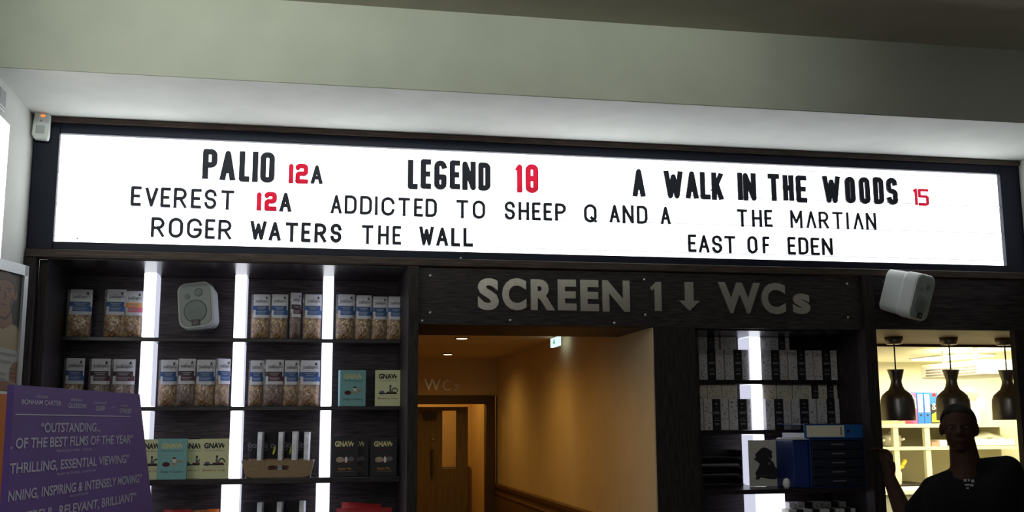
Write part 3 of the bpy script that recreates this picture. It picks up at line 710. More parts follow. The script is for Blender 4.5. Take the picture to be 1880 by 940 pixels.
# speakers
M['spk'] = mat('speaker_grey', (.50, .53, .52), .55); M['grille'] = mat('speaker_grille', (.30, .34, .33), .7, noise=.25, nscale=400); M['spk_dark'] = mat('speaker_mesh_dark', (.22, .26, .25), .7, noise=.2, nscale=400)  # darker mesh tone for the round drivers
def rrect(w, h, r, n=6):
    o = []
    for cx, cz, a in ((w/2-r, h/2-r, 0), (-w/2+r, h/2-r, 90), (-w/2+r, -h/2+r, 180), (w/2-r, -h/2+r, 270)): o += arc(cx, cz, r, r, a, a+90, n)
    return o
def speaker(loc, label, rot, w=.185, h=.235, d=.15):
    root = thing('wall_speaker', label, 'speaker', loc, 0, 'small grey wall speakers'); root.rotation_euler = rot
    front = rrect(w, h, .045); back = rrect(w*.90, h*.92, .04)
    mb = MB(); n = len(front)
    rings = [(rrect(w*.97, h*.97, .042), -.006), (front, .004), (front, d*.35), (rrect(w*.98, h*.98, .043), d*.40), (rrect(w*.95, h*.96, .04), d*.42), (back, d)]
    vs = [(x, y, z) for r_, y in rings for x, z in r_]; fs = [tuple(range(n)), tuple(range(len(rings)*n-1, (len(rings)-1)*n-1, -1))]
    for k in range(len(rings)-1):
        for i in range(n): fs.append((k*n+i, (k+1)*n+i, (k+1)*n+(i+1) % n, k*n+(i+1) % n))
    mb.add(vs, fs); mb.build('cabinet', M['spk'], root, world=False)
    g = MB(); gr = rrect(w*.90, h*.92, .04); g.prism(gr, -.010, -.006, 0); g.build('grille', M['grille'], root, bevel=.002, world=False)
    MB().lathe([(.056, -.0102), (.05, -.013), (.0, -.0145)], (.0, 0, -h*.14), 28, axis='y').build('woofer', M['spk_dark'], root, smooth=True, world=False)
    MB().lathe([(.020, -.0102), (.016, -.013), (.0, -.0135)], (w*.12, 0, h*.26), 20, axis='y').build('tweeter', M['spk_dark'], root, smooth=True, world=False)
    MB().lathe([(.013, -.0102), (.010, -.012), (.0, -.0115)], (-w*.2, 0, h*.19), 18, axis='y').build('port', M['spk_dark'], root, smooth=True, world=False)
    bd = MB().box(-.019, -.0165, -h*.45, .019, -.0095, -h*.325, 0).text('JBL', 0, -h*.415, .011, -.0172, 1, bold=.02).build('badge', [M['black'], M['grey_ink']], root, world=False)
    MB().limb((0, d, 0), (0, d+.045, 0), .014, .014).box(-.03, d+.040, -.04, .03, d+.05, .04).build('bracket', M['spk'], root, world=False)
    return root
p = at(359, 560, .30); speaker((p.x, p.y, p.z), 'small grey speaker facing forward between the first two light strips', (math.radians(-4), math.radians(-6.5), math.radians(-10)), w=.170, h=.226, d=.13)
SPK2 = at(1692, 546, -.16)
speaker((SPK2.x, SPK2.y, SPK2.z), 'small grey speaker turned sideways above the kitchen hatch', (math.radians(17), math.radians(3), math.radians(29)), w=.175, h=.235, d=.175)

# alarm sensor at the sign's left corner
a0, a1 = at(63, 206, -.03), at(91, 258, -.03)
det = thing('motion_sensor', 'small pale motion sensor with an orange light at sign corner', 'sensor', ((a0.x+a1.x)/2, -.03, a1.z))
MB().prism([(a0.x, a1.z+.02), (a0.x+.012, a1.z), (a1.x-.004, a1.z-.004), (a1.x, a1.z+.02), (a1.x, a0.z-.012), (a0.x+.008, a0.z)], -.058, -.0208).build('casing', M['white'], det, bevel=.006)
MB().ball(((a0.x+a1.x)/2+.008, -.058, a0.z-.022), (.011, .004, .006)).build('indicator_lamp', glow('amber_indicator', (1, .22, .04), 1.6), det)
MB().box(a0.x+.018, -.061, a1.z+.025, a1.x-.018, -.056, a1.z+.062).build('lens', M['grey'], det, bevel=.003)
MB().ball(((a0.x+a1.x)/2+.002, -.058, a0.z-.045), (.005, .003, .005)).build('button', M['grey'], det)

# bright poster box and small fixture on the left wall
bx = thing('light_box', 'bright white light box on the left wall beside the sign', 'light box', (XL+.03, -1.5, 1.75))
e1 = atx(20, 226, XL+.06)
MB().box(XL+.002, e1.y-1.4, 1.75, XL+.05, e1.y, e1.z).build('casing', M['white'], bx, bevel=.004)
MB().box(XL+.05, e1.y-1.385, 1.765, XL+.06, e1.y-.012, e1.z-.012).build('light_panel', glow('light_box_panel', (1, .98, .94), 2.0), bx)
e2 = atx(8, 180, XL+.04)
MB().box(XL+.002, e2.y-.10, e2.z-.06, XL+.045, e2.y, e2.z+.03, 0).box(XL+.045, e2.y-.09, e2.z-.05, XL+.05, e2.y-.01, e2.z+.02, 1).build('junction_box', [M['white'], M['grey']], bevel=.003)
tag(COL.objects['junction_box'], 'small grey junction box above the light box on left wall', 'box')

# ---------------------------------------------------------------- right niche shelving
NZ = [1.826, 1.560, 1.270, .96]
niche = thing('niche_shelving', 'dark wood niche shelving with a glowing strip left of the hatch', 'shelving', (2.36, .4, 0))
MB().box(1.897, .53, 0, 2.885, .558, 2.066).build('back_panel', M['wood_h'], niche)
MB().box(1.897, .042, 0, 1.925, .53, 2.066).build('side_panel', M['wood_v'], niche)
MB().box(2.86, .062, 0, 2.884, .53, 2.066).build('side_panel', M['wood_v'], niche)
MB().box(1.925, .042, 2.060, 2.86, .53, 2.066).build('top_panel', M['wood_gloss'], niche)
for i, z in enumerate(NZ):
    MB().box(1.925, .37 if i < 2 else .06, z-.022, 2.86, .53, z).build('shelf', M['wood_gloss'], niche, bevel=.002)
nx0, nx1 = at(1376.5, 640, .37).x, at(1397, 640, .37).x
for i in range(4):
    top = [2.060]+[z-.022 for z in NZ]
    strip(nx0, nx1 if i < 3 else at(1442, 920, .37).x, NZ[i], top[i], niche)
M['carton'] = mat('white_carton', (.78, .75, .74), .6); M['cream_carton'] = mat('cream_carton', (.80, .74, .58), .6)
M['dark_label'] = mat('dark_carton_side', (.018, .016, .024), .5); M['label_bar'] = mat('label_lettering', (.22, .21, .22), .6)
def carton(u0, u1, zb, zt, Y, kind, label, group, d=.10, n=0):
    l, r = at(u0, 690, Y), at(u1, 690, Y)
    return carton_x(l.x, r.x, zb, zt, Y, kind, label, group, d, n)
def carton_x(x0, x1, zb, zt, Y, kind, label, group, d=.10, n=0):
    w, h = x1-x0-.0035, zt-zb
    mb = MB().box(-w/2, 0, 0, w/2, d, h, 0); rnd = random.Random(n*31+int(u_seed[0])); u_seed[0] += 1
    if kind == 'dark':
        for z, ww, hh in ((.82, .3, .05), (.70, .25, .03), (.52, .75, .075), (.36, .5, .02), (.30, .8, .02), (.17, .6, .05)):
            mb.flat([(-w*ww/2, h*z), (w*ww/2, h*z), (w*ww/2, h*(z+hh)), (-w*ww/2, h*(z+hh))], -.0006, 1)
    else:
        k = max(4, int(h*w*3200))
        for i in range(k):                                  # scattered printed squiggles
            a, b = rnd.uniform(-.4, .4)*w, rnd.uniform(.04, .94)*h; s = .0055; t = rnd.uniform(0, 3.1)
            q = [(a+s*math.cos(t), b+s*math.sin(t)), (a+.0019*math.cos(t+1.57), b+.0019*math.sin(t+1.57)), (a-s*math.cos(t), b-s*math.sin(t)), (a-.0019*math.cos(t+1.57), b-.0019*math.sin(t+1.57))]
            mb.flat(q, -.0006, 1)
    mats = [M['dark_label'], M['label_bar']] if kind == 'dark' else [M['cream_carton' if kind == 'cream' else 'carton'], M['ink'] if n % 3 else M['red_ink']]
    o = mb.build('tea_carton', mats, origin=(0, 0, 0)); o.location = ((x0+x1)/2, Y, zb+.0012); return tag(o, label, 'box', group)
u_seed = [1]
def Z1(p): return 1180+p/4.086
def Z3(p): return 1240+p/3.76
DESC = {'w': 'white', 'd': 'dark', 'c': 'cream'}
def crow(items, conv, zb, zt, Y, shelf, layer, d=.10):
    for i, (a, b, k) in enumerate(items):
        kind = {'w': 'white', 'd': 'dark', 'c': 'cream'}[k]
        lab = f"{kind} {'lettered' if k == 'd' else 'speckled'} carton, {NUM[i]} from left in {layer} layer on the niche's {shelf} shelf"
        carton(conv(a), conv(b), zb, zt, Y, kind if kind != 'white' else 'white', lab, f'cartons in the {layer} layer on the niche {shelf} shelf', d, i)
NUM = ['first', 'second', 'third', 'fourth', 'fifth', 'sixth', 'seventh', 'eighth', 'ninth', 'tenth', 'eleventh', 'twelfth', 'thirteenth', 'fourteenth', 'fifteenth', 'sixteenth', 'seventeenth']
r1 = [(370,420,'w'),(425,490,'w'),(490,550,'d'),(550,612,'w'),(620,688,'w'),(688,748,'d'),(748,802,'w'),(890,970,'w'),(970,1032,'d'),(1032,1090,'w'),(1095,1165,'w'),(1165,1225,'d'),(1225,1282,'w'),(1285,1352,'w'),(1352,1415,'d'),(1415,1464,'w')]
zt1 = at(1280, 642, .39).z
crow(r1, Z1, NZ[0], zt1, .385, 'top', 'lower')
crow([(365,495,'w'),(495,545,'d'),(548,580,'w'),(595,712,'w'),(890,1030,'w'),(1030,1078,'d'),(1080,1112,'w')], Z1, zt1, 2.0565, .40, 'top', 'upper', .09)
r2 = [(135,185,'w'),(188,248,'w'),(248,303,'d'),(303,358,'w'),(362,423,'w'),(423,483,'d'),(483,514,'w'),(612,675,'w'),(675,735,'d'),(735,787,'w'),(793,850,'w'),(850,910,'d'),(910,962,'w'),(970,1035,'w'),(1035,1090,'d'),(1090,1122,'w')]
zt2 = at(1280, 733, .39).z
crow(r2, Z3, NZ[1], zt2, .385, 'second', 'lower')
crow([(125,216,'c'),(218,316,'c'),(318,424,'c'),(600,692,'c'),(695,800,'c'),(805,936,'c'),(940,980,'d'),(982,1042,'c'),(1045,1086,'d'),(1088,1114,'c')], Z3, zt2, at(1290, 707, .41).z, .40, 'second', 'upper', .09)
def ct(p): return at(1350+p/5.53, 930, .36).x
zb4 = NZ[3]
for i, (a, b, k) in enumerate([(545,610,'w'),(622,708,'w'),(715,785,'d'),(790,870,'w'),(886,975,'w'),(980,1045,'d'),(1060,1130,'w')]):
    carton_x(ct(a), ct(b), zb4, at(1500, 922, .36).z, .36, {'w': 'white', 'd': 'dark'}[k], f"{'dark' if k == 'd' else 'white'} carton, {NUM[i]} from left in rear row on the niche's lowest visible shelf", 'cartons in the rear row low in the niche', .07, i)
for i, (a, b, k) in enumerate([(540,622,'w'),(630,695,'d'),(700,785,'w'),(790,855,'d'),(860,960,'w'),(965,1010,'d'),(1020,1112,'w'),(1118,1172,'d'),(1178,1222,'w')]):
    x0, x1 = at(1350+a/5.53, 937, .25).x, at(1350+b/5.53, 937, .25).x
    carton_x(x0, x1, zb4, at(1500, 935, .25).z, .25, {'w': 'white', 'd': 'dark'}[k], f"{'dark' if k == 'd' else 'white'} carton, {NUM[i]} from left in front row on the niche's lowest visible shelf", 'cartons in the front row low in the niche', .09, i)

# print card
z3n = NZ[2]+.0012
pc = thing('picture_card', 'white card printed with a dark seated silhouette, leaning on the strip', 'card', (at(1407, 880, .30).x, .30, z3n))
c0, c1 = at(1375, 850, .30), at(1437, 850, .30); ctp = at(1405, 808, .30).z
MB().box(c0.x, .30, z3n, c1.x, .303, ctp).build('card', mat('white_board', (.80, .77, .68), .6), pc)
def pcx(u): return c0.x+(u-145)/(478-145)*(c1.x-c0.x)
def pcz(v): return z3n+(655-v)/(655-215)*(ctp-z3n)
sil = [(205,595),(212,560),(205,525),(235,480),(250,440),(225,420),(192,395),(215,380),(208,350),(240,320),(262,300),(290,284),(330,292),(360,312),(380,325),(372,350),(378,380),(360,402),(385,430),(400,470),(425,500),(440,530),(430,565),(400,592),(350,590),(300,580),(255,572),(240,590)]
M['sil'] = mat('silhouette_ink', (.035, .028, .032), .6); M['sil2'] = mat('silhouette_grey_ink', (.16, .14, .14), .6)
pm = MB().flat([(pcx(a), pcz(b)) for a, b in sil][::-1], .2994, 0).disc(pcx(345), pcz(440), .008, .008, .2990, 1).disc(pcx(350), pcz(385), .004, .006, .2990, 1)
for i in range(6): pm.disc(pcx(240+i*28), pcz(556), .0025, .003, .2990, 1, 8)
pm.build('silhouette', [M['sil'], M['sil2']], pc)
# blue letter trays + folder
M['blue'] = mat('blue_plastic', (.008, .030, .17), .45); M['bluefolder'] = mat('blue_folder', (.015, .12, .38), .45, noise=.1, nscale=30); M['navy'] = mat('navy_drawer', (.004, .007, .020), .55)
yb0 = .075
bx0, bx1 = at(1490, 840, yb0).x, at(1589, 840, yb0).x; bz1 = at(1540, 806, yb0).z
tr_ = thing('drawer_unit', 'blue plastic desk drawer unit with dark stacked drawers in the niche', 'drawers', ((bx0+bx1)/2, .22, z3n))
MB().box(bx0, yb0+.01, z3n, bx0+.006, .37, bz1).box(bx1-.006, yb0+.01, z3n, bx1, .37, bz1).box(bx0, yb0+.01, bz1-.006, bx1, .37, bz1).box(bx0, .364, z3n, bx1, .37, bz1).box(bx0, yb0+.01, z3n, bx1, .37, z3n+.006).build('casing', M['blue'], tr_, bevel=.002)
nd = 5; dh = (bz1-z3n-.014)/nd
for i in range(nd):
    dd = MB().box(bx0+.008, yb0+.004, z3n+.008+i*dh, bx1-.008, .35, z3n+.004+(i+1)*dh).build('drawer', M['navy'], tr_, bevel=.003)
    zz = z3n+.008+(i+.55)*dh
    MB().box((bx0+bx1)/2-.035, yb0-.001, zz-.003, (bx0+bx1)/2+.035, yb0+.005, zz+.003).build('label_holder', M['purple_ink'], dd, origin=tr_.location)
fl, fr2 = at(1478, 790, yb0+.01).x, at(1589, 790, yb0+.01).x; fz0 = bz1+.001; fz1 = at(1530, 778, yb0+.02).z
lv = thing('lever_arch_file', 'blue lever arch file lying flat on the drawer unit', 'folder', ((fl+fr2)/2, .2, fz0))
MB().box(fl, yb0+.02, fz0, fr2, yb0+.30, fz0+.003).box(fl, yb0+.02, fz1-.003, fr2, yb0+.30, fz1).box(fl, yb0+.02, fz0, fr2, yb0+.024, fz1).build('cover', M['bluefolder'], lv)
MB().box(fl+.005, yb0+.03, fz0+.004, fr2-.01, yb0+.29, fz0+.03).build('papers', M['paper'], lv)
s0, s1 = at(1481, 790, yb0+.018).x, at(1550, 790, yb0+.018).x
MB().box(s0, yb0+.018, fz0+.010, s1, yb0+.020, fz1-.008, 0).box(s1-.022, yb0+.0172, fz0+.016, s1-.014, yb0+.0185, fz1-.016, 1).build('spine_label', [M['cream_carton'], M['grey_ink']], lv)
MB().lathe([(.008, 0), (.008, -.0015), (.0, -.0012)], (at(1557, 791, yb0+.02).x, yb0+.02, (fz0+fz1)/2), 16, axis='y').build('finger_hole', M['black'], lv)
sh = at(1455, 800, .12)
tag(MB().box(bx0-.085, .09, bz1-.002, bx0-.001, .30, bz1+.002).box(bx0-.085, .09, bz1+.002, bx0-.02, .28, bz1+.008).build('paper_sheaf', M['paper']), 'white papers sticking out left of the blue file', 'paper')
tag(MB().box(bx0-.088, .10, z3n, bx0-.004, .36, bz1-.004).build('drawer_unit_side', M['blue'], bevel=.004), 'plain blue block forming the left side of the drawer unit', 'box')  # separate block standing in for the drawer unit's left side
q = at(1446, 876, .06)
tag(MB().lathe([(.010, 0), (.017, .012), (.019, .03), (.014, .045), (.004, .052)], (q.x, .075, z3n), 20).build('ornament', M['white'], smooth=True), 'small pale rounded ornament right of the picture card', 'ornament')
# black letter trays on the left
tx0, tx1 = at(1276, 850, .36).x, at(1360, 850, .36).x
for i in range(4):
    zz = z3n+i*.047
    t = thing('letter_tray', ['lowest', 'second lowest', 'second highest', 'topmost'][i]+' black letter tray in the stack left of picture card', 'tray', ((tx0+tx1)/2, .4, zz), 0, 'stacked black letter trays')
    MB().box(tx0, .34, zz, tx1, .52, zz+.004).box(tx0, .34, zz, tx0+.004, .52, zz+.044).box(tx1-.004, .34, zz, tx1, .52, zz+.044).box(tx0, .516, zz, tx1, .52, zz+.044).box(tx0, .34, zz, tx1, .344, zz+.012).build('tray', M['black'], t, bevel=.0015)
    MB().box(tx0+.02-.005*i, .35, zz+.004, tx1-.012-.006*(i % 2), .50, zz+.010+.006*(i % 3)).build('papers', M['purple_ink'] if i % 2 else M['grey_ink'], t)

# ---------------------------------------------------------------- corridor fittings
for i, (u, v) in enumerate(((848, 620.5), (822, 650))):
    p = atz(u, v, 2.168)
    d = thing('downlight', ['warm recessed ceiling downlight nearest the corridor entrance', 'warm recessed ceiling downlight deeper in the corridor'][i], 'light', p, 0, 'corridor downlights')
    MB().lathe([(.050, 0), (.052, -.004), (.040, -.006), (.036, -.002)], tuple(p), 24).build('bezel', M['steel'], d)
    MB().lathe([(.036, -.004), (.034, -.006), (.0, -.0065)], tuple(p), 24).build('lamp', glow('warm_lamp', (1, .78, .45), 7), d)
WARM = (1, .57, .13)
for k, (x, y, e) in enumerate(((1.10, 1.92, 7.5), (1.12, 3.57, 7), (1.10, 1.0, 2.4))):
    spot('downlight_beam', (x, y, 2.14), e*1.6, WARM, 165, 1)
spot('jamb_fill_spot', (1.05, .33, 2.055), 5.5, WARM, 165, 1)  # light without a fitting, added to warm the corridor jamb
l = bpy.data.lights.new('lobby_lamp', 'POINT'); l.energy = 5; l.color = WARM; l.shadow_soft_size = .1
o = bpy.data.objects.new('lobby_lamp', l); COL.objects.link(o); o.location = (1.1, YF+.9, 2.0)
# exit sign parallel to the right wall
x_ = 1.60; pa, pb = atx(1010.5, 628, x_), atx(1024.5, 628, x_)
ez0 = atx(1011, 638.5, x_).z
ex = thing('exit_sign', 'small illuminated green exit sign hanging from the corridor ceiling', 'sign', (x_, (pa.y+pb.y)/2, ez0))
y0, y1 = min(pa.y, pb.y), max(pa.y, pb.y)
MB().box(x_, y0, ez0, x_+.02, y1, 2.162).build('light_panel', glow('exit_panel', (.75, .95, .92), 1.1), ex)
MB().box(x_+.002, y0+.01, 2.160, x_+.018, y1-.01, 2.1705).build('housing', M['white'], ex)
yc, zc, s = (y0+y1)/2, (ez0+2.162)/2, (y1-y0)
arw = MB(); pts = [(0, -.30), (.30, .0), (.12, 0), (.12, .30), (-.12, .30), (-.12, 0), (-.30, 0)]
arw.add([(x_-.001, yc-a*s*.5, zc+b*(2.162-ez0)) for a, b in pts], [tuple(range(7))]); arw.build('pictogram', glow('exit_green', (.01, .45, .10), .9), ex)
spot('exit_sign_glow', (1.60, (y0+y1)/2-.06, 2.09), 3.2, (.45, 1, .86), 80, 1, (0, math.radians(22), 0), .02)
# metal WC letters over the inner door
for ch, u0, u1, v0, v1 in (('W', 778, 810, 696, 717), ('C', 812, 828, 698, 717), ('s', 834, 844, 704, 717)):
    l_, r_, t_, b_ = at(u0, 706, YF-.012), at(u1, 706, YF-.012), at(u0, v0, YF-.012), at(u0, v1, YF-.012)
    tag(MB().text(ch, l_.x, b_.z, (t_.z-b_.z)*(1.3 if ch == 's' else 1), YF-.012, 0, width=r_.x-l_.x, align='l', depth=.011, bold=.02).build('metal_letter', M['steel']),
        {'W': 'dim metal letter W above the inner corridor door', 'C': 'dim metal letter C above the inner corridor door', 's': 'dim small metal letter s above the inner corridor door'}[ch], 'letter', 'metal characters above the inner door')

# ---------------------------------------------------------------- hatch heat lamps
M['lamp_steel'] = mat('lamp_metal', (.30, .27, .25), .34, .85, noise=.15, nscale=60, stretch=(8, 8, 1))
LB = None
prof = [(.0, .0), (.092, .0), (.094, .004), (.093, .06), (.091, .115), (.084, .138), (.064, .158), (.045, .172), (.036, .19), (.030, .214), (.030, .224), (.034, .24), (.044, .276), (.047, .284), (.044, .285), (.010, .283)]
lab_l = ['left of the head', 'partly behind the head', 'at the right edge']
for i, u in enumerate((1650, 1752, 1855)):
    zb = at(1650, 772, .5).z; x = at(u, 772, .5).x
    d = thing('heat_lamp', f"bell shaped dark metal heat lamp under the hatch, {lab_l[i]}", 'lamp', (x, .5, zb), 0, 'heat lamps in the kitchen hatch')
    if i == 0:
        MB().lathe(prof, (0, 0, 0), 36).build('lamp_shade', M['lamp_steel'], d, smooth=True, world=False)
        MB().tube([(0, 0, .28), (0, 0, 2.045-zb)], .004).build('cord', M['black'], d, world=False)
        MB().lathe([(.040, 2.035-zb), (.046, 2.040-zb), (.052, 2.0745-zb)], (0, 0, 0), 28).build('ceiling_canopy', M['lamp_steel'], d, smooth=True, world=False)
        hl = d
    else:
        for ch in kids(hl): c = ch.copy(); COL.objects.link(c); c.parent = d

# ---------------------------------------------------------------- kitchen furnishings
KY = 5.55
def K(u, v, y=KY): return at(u, v, y)
M['ksteel'] = mat('kitchen_steel', (.62, .60, .50), .35, .5); M['kwhite'] = mat('kitchen_white', (.80, .79, .68), .5)
M['kshelf'] = mat('kitchen_shelf', (.60, .56, .40), .5); M['kdark'] = mat('kitchen_shelf_dark', (.03, .022, .018), .5)
rack = thing('storage_rack', 'tall cream storage rack along the kitchen back wall', 'shelving', (K(1740, 800).x, 5.8, 0))
zA, zB, zC_ = K(1700, 778).z, K(1700, 820).z, K(1680, 889).z
xl, xr = K(1560, 800).x, K(1900, 800).x
MB().box(xl, KY, zA-.04, xr, 6.15, zA).build('shelf', M['kshelf'], rack)
MB().box(xl, KY, zB-.035, xr, 6.15, zB).build('shelf', M['kshelf'], rack)
MB().box(xl, KY, zC_-.055, K(1722, 889).x, 6.15, zC_-.002).build('shelf', M['kdark'], rack)
MB().box(K(1722, 889).x, KY, zC_-.055, xr, 6.15, zC_-.002).build('shelf', M['kshelf'], rack)
for u in (1560, 1649, 1707, 1893):
    x = K(u, 850).x; MB().box(x-.03, KY+.01, 0, x+.03, KY+.06, zA-.04).build('post', M['kshelf'], rack)
MB().box(xl, 6.15, .3, xr, 6.18, zA-.04).build('back_panel', mat('rack_back', (.42, .38, .25), .6), rack)
wt = thing('worktop', 'pale worktop behind the person low in the kitchen', 'worktop', (K(1740, 900).x, 5.2, 0))
MB().box(xl, 4.9, .88, xr, 5.5, .92).build('top', M['kwhite'], wt); MB().box(xl+.03, 4.95, .0, xr-.03, 5.48, .88).build('base', M['ksteel'], wt)
# binders
M['pink'] = mat('pink_binder', (.62, .10, .28), .5); M['kblue'] = mat('blue_binder', (.03, .16, .58), .45)
def binder(u0, u1, vt, m, label, pale=True):
    a, b = K(u0, 776).x, K(u1, 776).x; zt = K(u0, vt).z; zb = zA+.001
    d = thing('ring_binder', label, 'binder', ((a+b)/2, KY+.15, zb), 0, 'binders on the kitchen shelf')
    MB().box(a+.002, KY+.01, zb, b-.002, KY+.30, zt).build('cover', m, d, bevel=.004)
    h = zt-zb
    if pale:
        MB().box(a+.012, KY+.006, zb+h*.36, b-.012, KY+.009, zb+h*.93).build('spine_label', M['kwhite'], d)
        MB().lathe([(.012, 0), (.012, -.002), (0, -.002)], ((a+b)/2, KY+.01, zb+h*.27), 14, axis='y').build('finger_hole', M['ink'], d)
    else: MB().box(a+.012, KY+.006, zb+h*.5, b-.012, KY+.009, zb+h*.85).build('spine_label', M['kwhite'], d)
binder(1677, 1686.5, 722, M['pink'], 'pink ring binder left of two blue binders on kitchen shelf', False)
binder(1686.5, 1699, 720, M['kblue'], 'blue white-labelled ring binder next to the pink one')
binder(1699, 1711.5, 720, M['kblue'], 'blue white-labelled ring binder next to the dark carton')
a, b, zt = K(1711.5, 776).x, K(1727, 776).x, K(1711, 721).z
mb = MB().box(a+.002, KY+.02, zA+.001, b, KY+.28, zt, 0); w, h = b-a, zt-zA; f = KY+.0195
mb.flat([(a+.02*w, zA+.62*h), (a+.98*w, zA+.62*h), (a+.98*w, zA+.99*h), (a+.02*w, zA+.99*h)], f, 3); mb.flat([(a+.1*w, zA+.05*h), (a+.95*w, zA+.05*h), (a+.8*w, zA+.40*h), (a+.15*w, zA+.30*h)], f, 1); mb.disc(a+.55*w, zA+.93*h, .025, .02, f-.001, 2); mb.text('&', a+.5*w, zA+.45*h, .07, f-.001, 4)
mb.v = mb.v; tag(mb.build('food_carton', [M['dark_label'], M['lime_ink'], M['redpack'], M['kblue'], M['kwhite']]), 'dark food carton with yellow and red marks beside blue binders', 'box')
M['kbrown'] = mat('brown_paper', (.55, .40, .22), .7)
tag(MB().box(K(1612, 776).x, KY+.02, zA+.001, K(1664, 776).x, KY+.2, zA+.03).build('baking_sheet', M['kbrown']), 'flat brown packet on the kitchen shelf under the left lamp', 'packet')
a, b = K(1783, 776).x, K(1808, 776).x
tag(MB().prism([(a+.02, zA+.001), (b-.02, zA+.001), (b, K(1790, 737).z), (a, K(1790, 737).z)], KY+.04, KY+.30).build('storage_tub', M['kwhite'], bevel=.01), 'pale square tub on kitchen shelf right of the head', 'tub')
a, b = K(1812, 776).x, K(1832, 776).x
tag(MB().lathe([(.0, 0), ((b-a)*.45, 0), ((b-a)*.5, .24), ((b-a)*.52, .25), ((b-a)*.3, .29), (0, .295)], ((a+b)/2, KY+.2, zA+.001), 24).build('white_canister', M['kwhite'], smooth=True), 'round white canister on kitchen shelf beside the tub', 'canister')
p0 = K(1785, 720, KY+.2)
bg = MB().ball((p0.x-.06, KY+.18, K(1785, 721).z), (.115, .08, .07), 0, 20, 12)
tag(bg.build('food_bag', mat('clear_brown_bag', (.66, .52, .30), .35, noise=.35, nscale=9, bump=.8), smooth=True), 'crumpled bag of food on top of the pale tub', 'bag')
# pans on second shelf
for i, (u0, u1, hh, v) in enumerate(((1604, 1636, .10, 0), (1639, 1673, .115, 0))):
    a, b = K(u0, 818).x, K(u1, 818).x; r = (b-a)/2
    d = thing('steel_pan', ['steel pan at left of kitchen middle shelf', 'steel pan with round lid right of another pan'][i], 'pan', ((a+b)/2, KY+.22, zB+.001), 0, 'steel pans in the kitchen')
    MB().lathe([(0, 0), (r*.9, 0), (r, .02), (r, hh), (r*.96, hh+.004), (r*.6, hh+.02), (0, hh+.026)], ((a+b)/2, KY+.22, zB+.001), 28).build('pan_body', M['ksteel'], d, smooth=True)
    MB().tube([((a+b)/2, KY+.22-r, zB+hh*.6), ((a+b)/2+.02, KY+.10-r, zB+hh*.7)], .012).build('handle', M['ksteel'], d)
    MB().ball(((a+b)/2, KY+.22, zB+hh+.035), .02).build('lid_knob', M['ksteel'], d)
a, b = K(1714, 818).x, K(1728, 818).x
tag(MB().box(a, KY+.03, zB+.001, b, KY+.2, K(1715, 812).z).build('red_packet', mat('faded_red_card', (.66, .24, .17), .6)), 'faded red packet on middle kitchen shelf left of the head', 'packet')
a2, b2 = K(1729, 818).x, K(1742, 818).x
tag(MB().box(a2, KY+.03, zB+.001, b2, KY+.22, K(1715, 808).z).build('cream_packet', M['kwhite']), 'cream packet next to the faded red packet', 'packet')
a, b = K(1793, 830).x, K(1872, 830).x
zt_ = K(1830, 806).z
ft = thing('food_crate', 'pale plastic crate right of the person in the kitchen', 'crate', ((a+b)/2, KY+.25, zB))
MB().box(a, KY+.05, zB+.001, b, KY+.06, zt_).box(a, KY+.40, zB+.001, b, KY+.41, zt_).box(a, KY+.05, zB+.001, a+.01, KY+.41, zt_).box(b-.01, KY+.05, zB+.001, b, KY+.41, zt_).box(a, KY+.05, zB+.001, b, KY+.41, zB+.01).build('crate_body', M['kwhite'], ft, bevel=.003)
bb = MB()
for i in range(5): bb.ball((a+.12+(b-a-.24)*i/4, KY+.23, zt_-.005+[.0, .02, .035, .015, .0][i]), (.09, .13, .05))
tag(bb.build('plastic_bag', mat('white_plastic_bag', (.82, .82, .72), .3, bump=.8, nscale=9), smooth=True), 'white plastic bag heaped in the pale kitchen crate', 'bag')
def small(name, label, u0, u1, v0, v1, m, cat):
    a, b, z1 = K(u0, v1).x, K(u1, v1).x, K(u0, v0).z; z0 = zC_+.0
    return tag(MB().lathe([(0, 0), ((b-a)*.30, 0), ((b-a)*.36, (z1-z0)*.45), ((b-a)*.5, (z1-z0)*.75), ((b-a)*.42, z1-z0), (0, (z1-z0)*1.02)], ((a+b)/2, KY+.15, z0), 20).build(name, m, smooth=True), label, cat)
small('orange_jar', 'small pot with orange top on lower kitchen shelf', 1632, 1649, 853, 886, mat('orange_food', (.75, .30, .05), .4), 'pot')
tp = thing('yellow_tap', 'yellow handled bottle gun on the lower kitchen shelf', 'dispenser', (K(1666, 888).x, KY+.15, zC_))
yx = K(1664, 880).x; yz = K(1664, 860).z
M['yellow'] = mat('yellow_plastic', (.80, .60, .04), .35)
MB().lathe([(0, 0), (.035, 0), (.035, (yz-zC_)*.7), (.015, (yz-zC_)*.85), (.015, yz-zC_), (0, yz-zC_)], (yx, KY+.15, zC_), 16).build('bottle', M['kwhite'], tp, smooth=True)
MB().limb((yx-.035, KY+.15, yz), (yx+.05, KY+.15, yz+.01), .032, .022).limb((yx+.04, KY+.15, yz+.01), (yx+.085, KY+.15, yz+.07), .02, .024).build('spray_head', M['yellow'], tp, smooth=True)
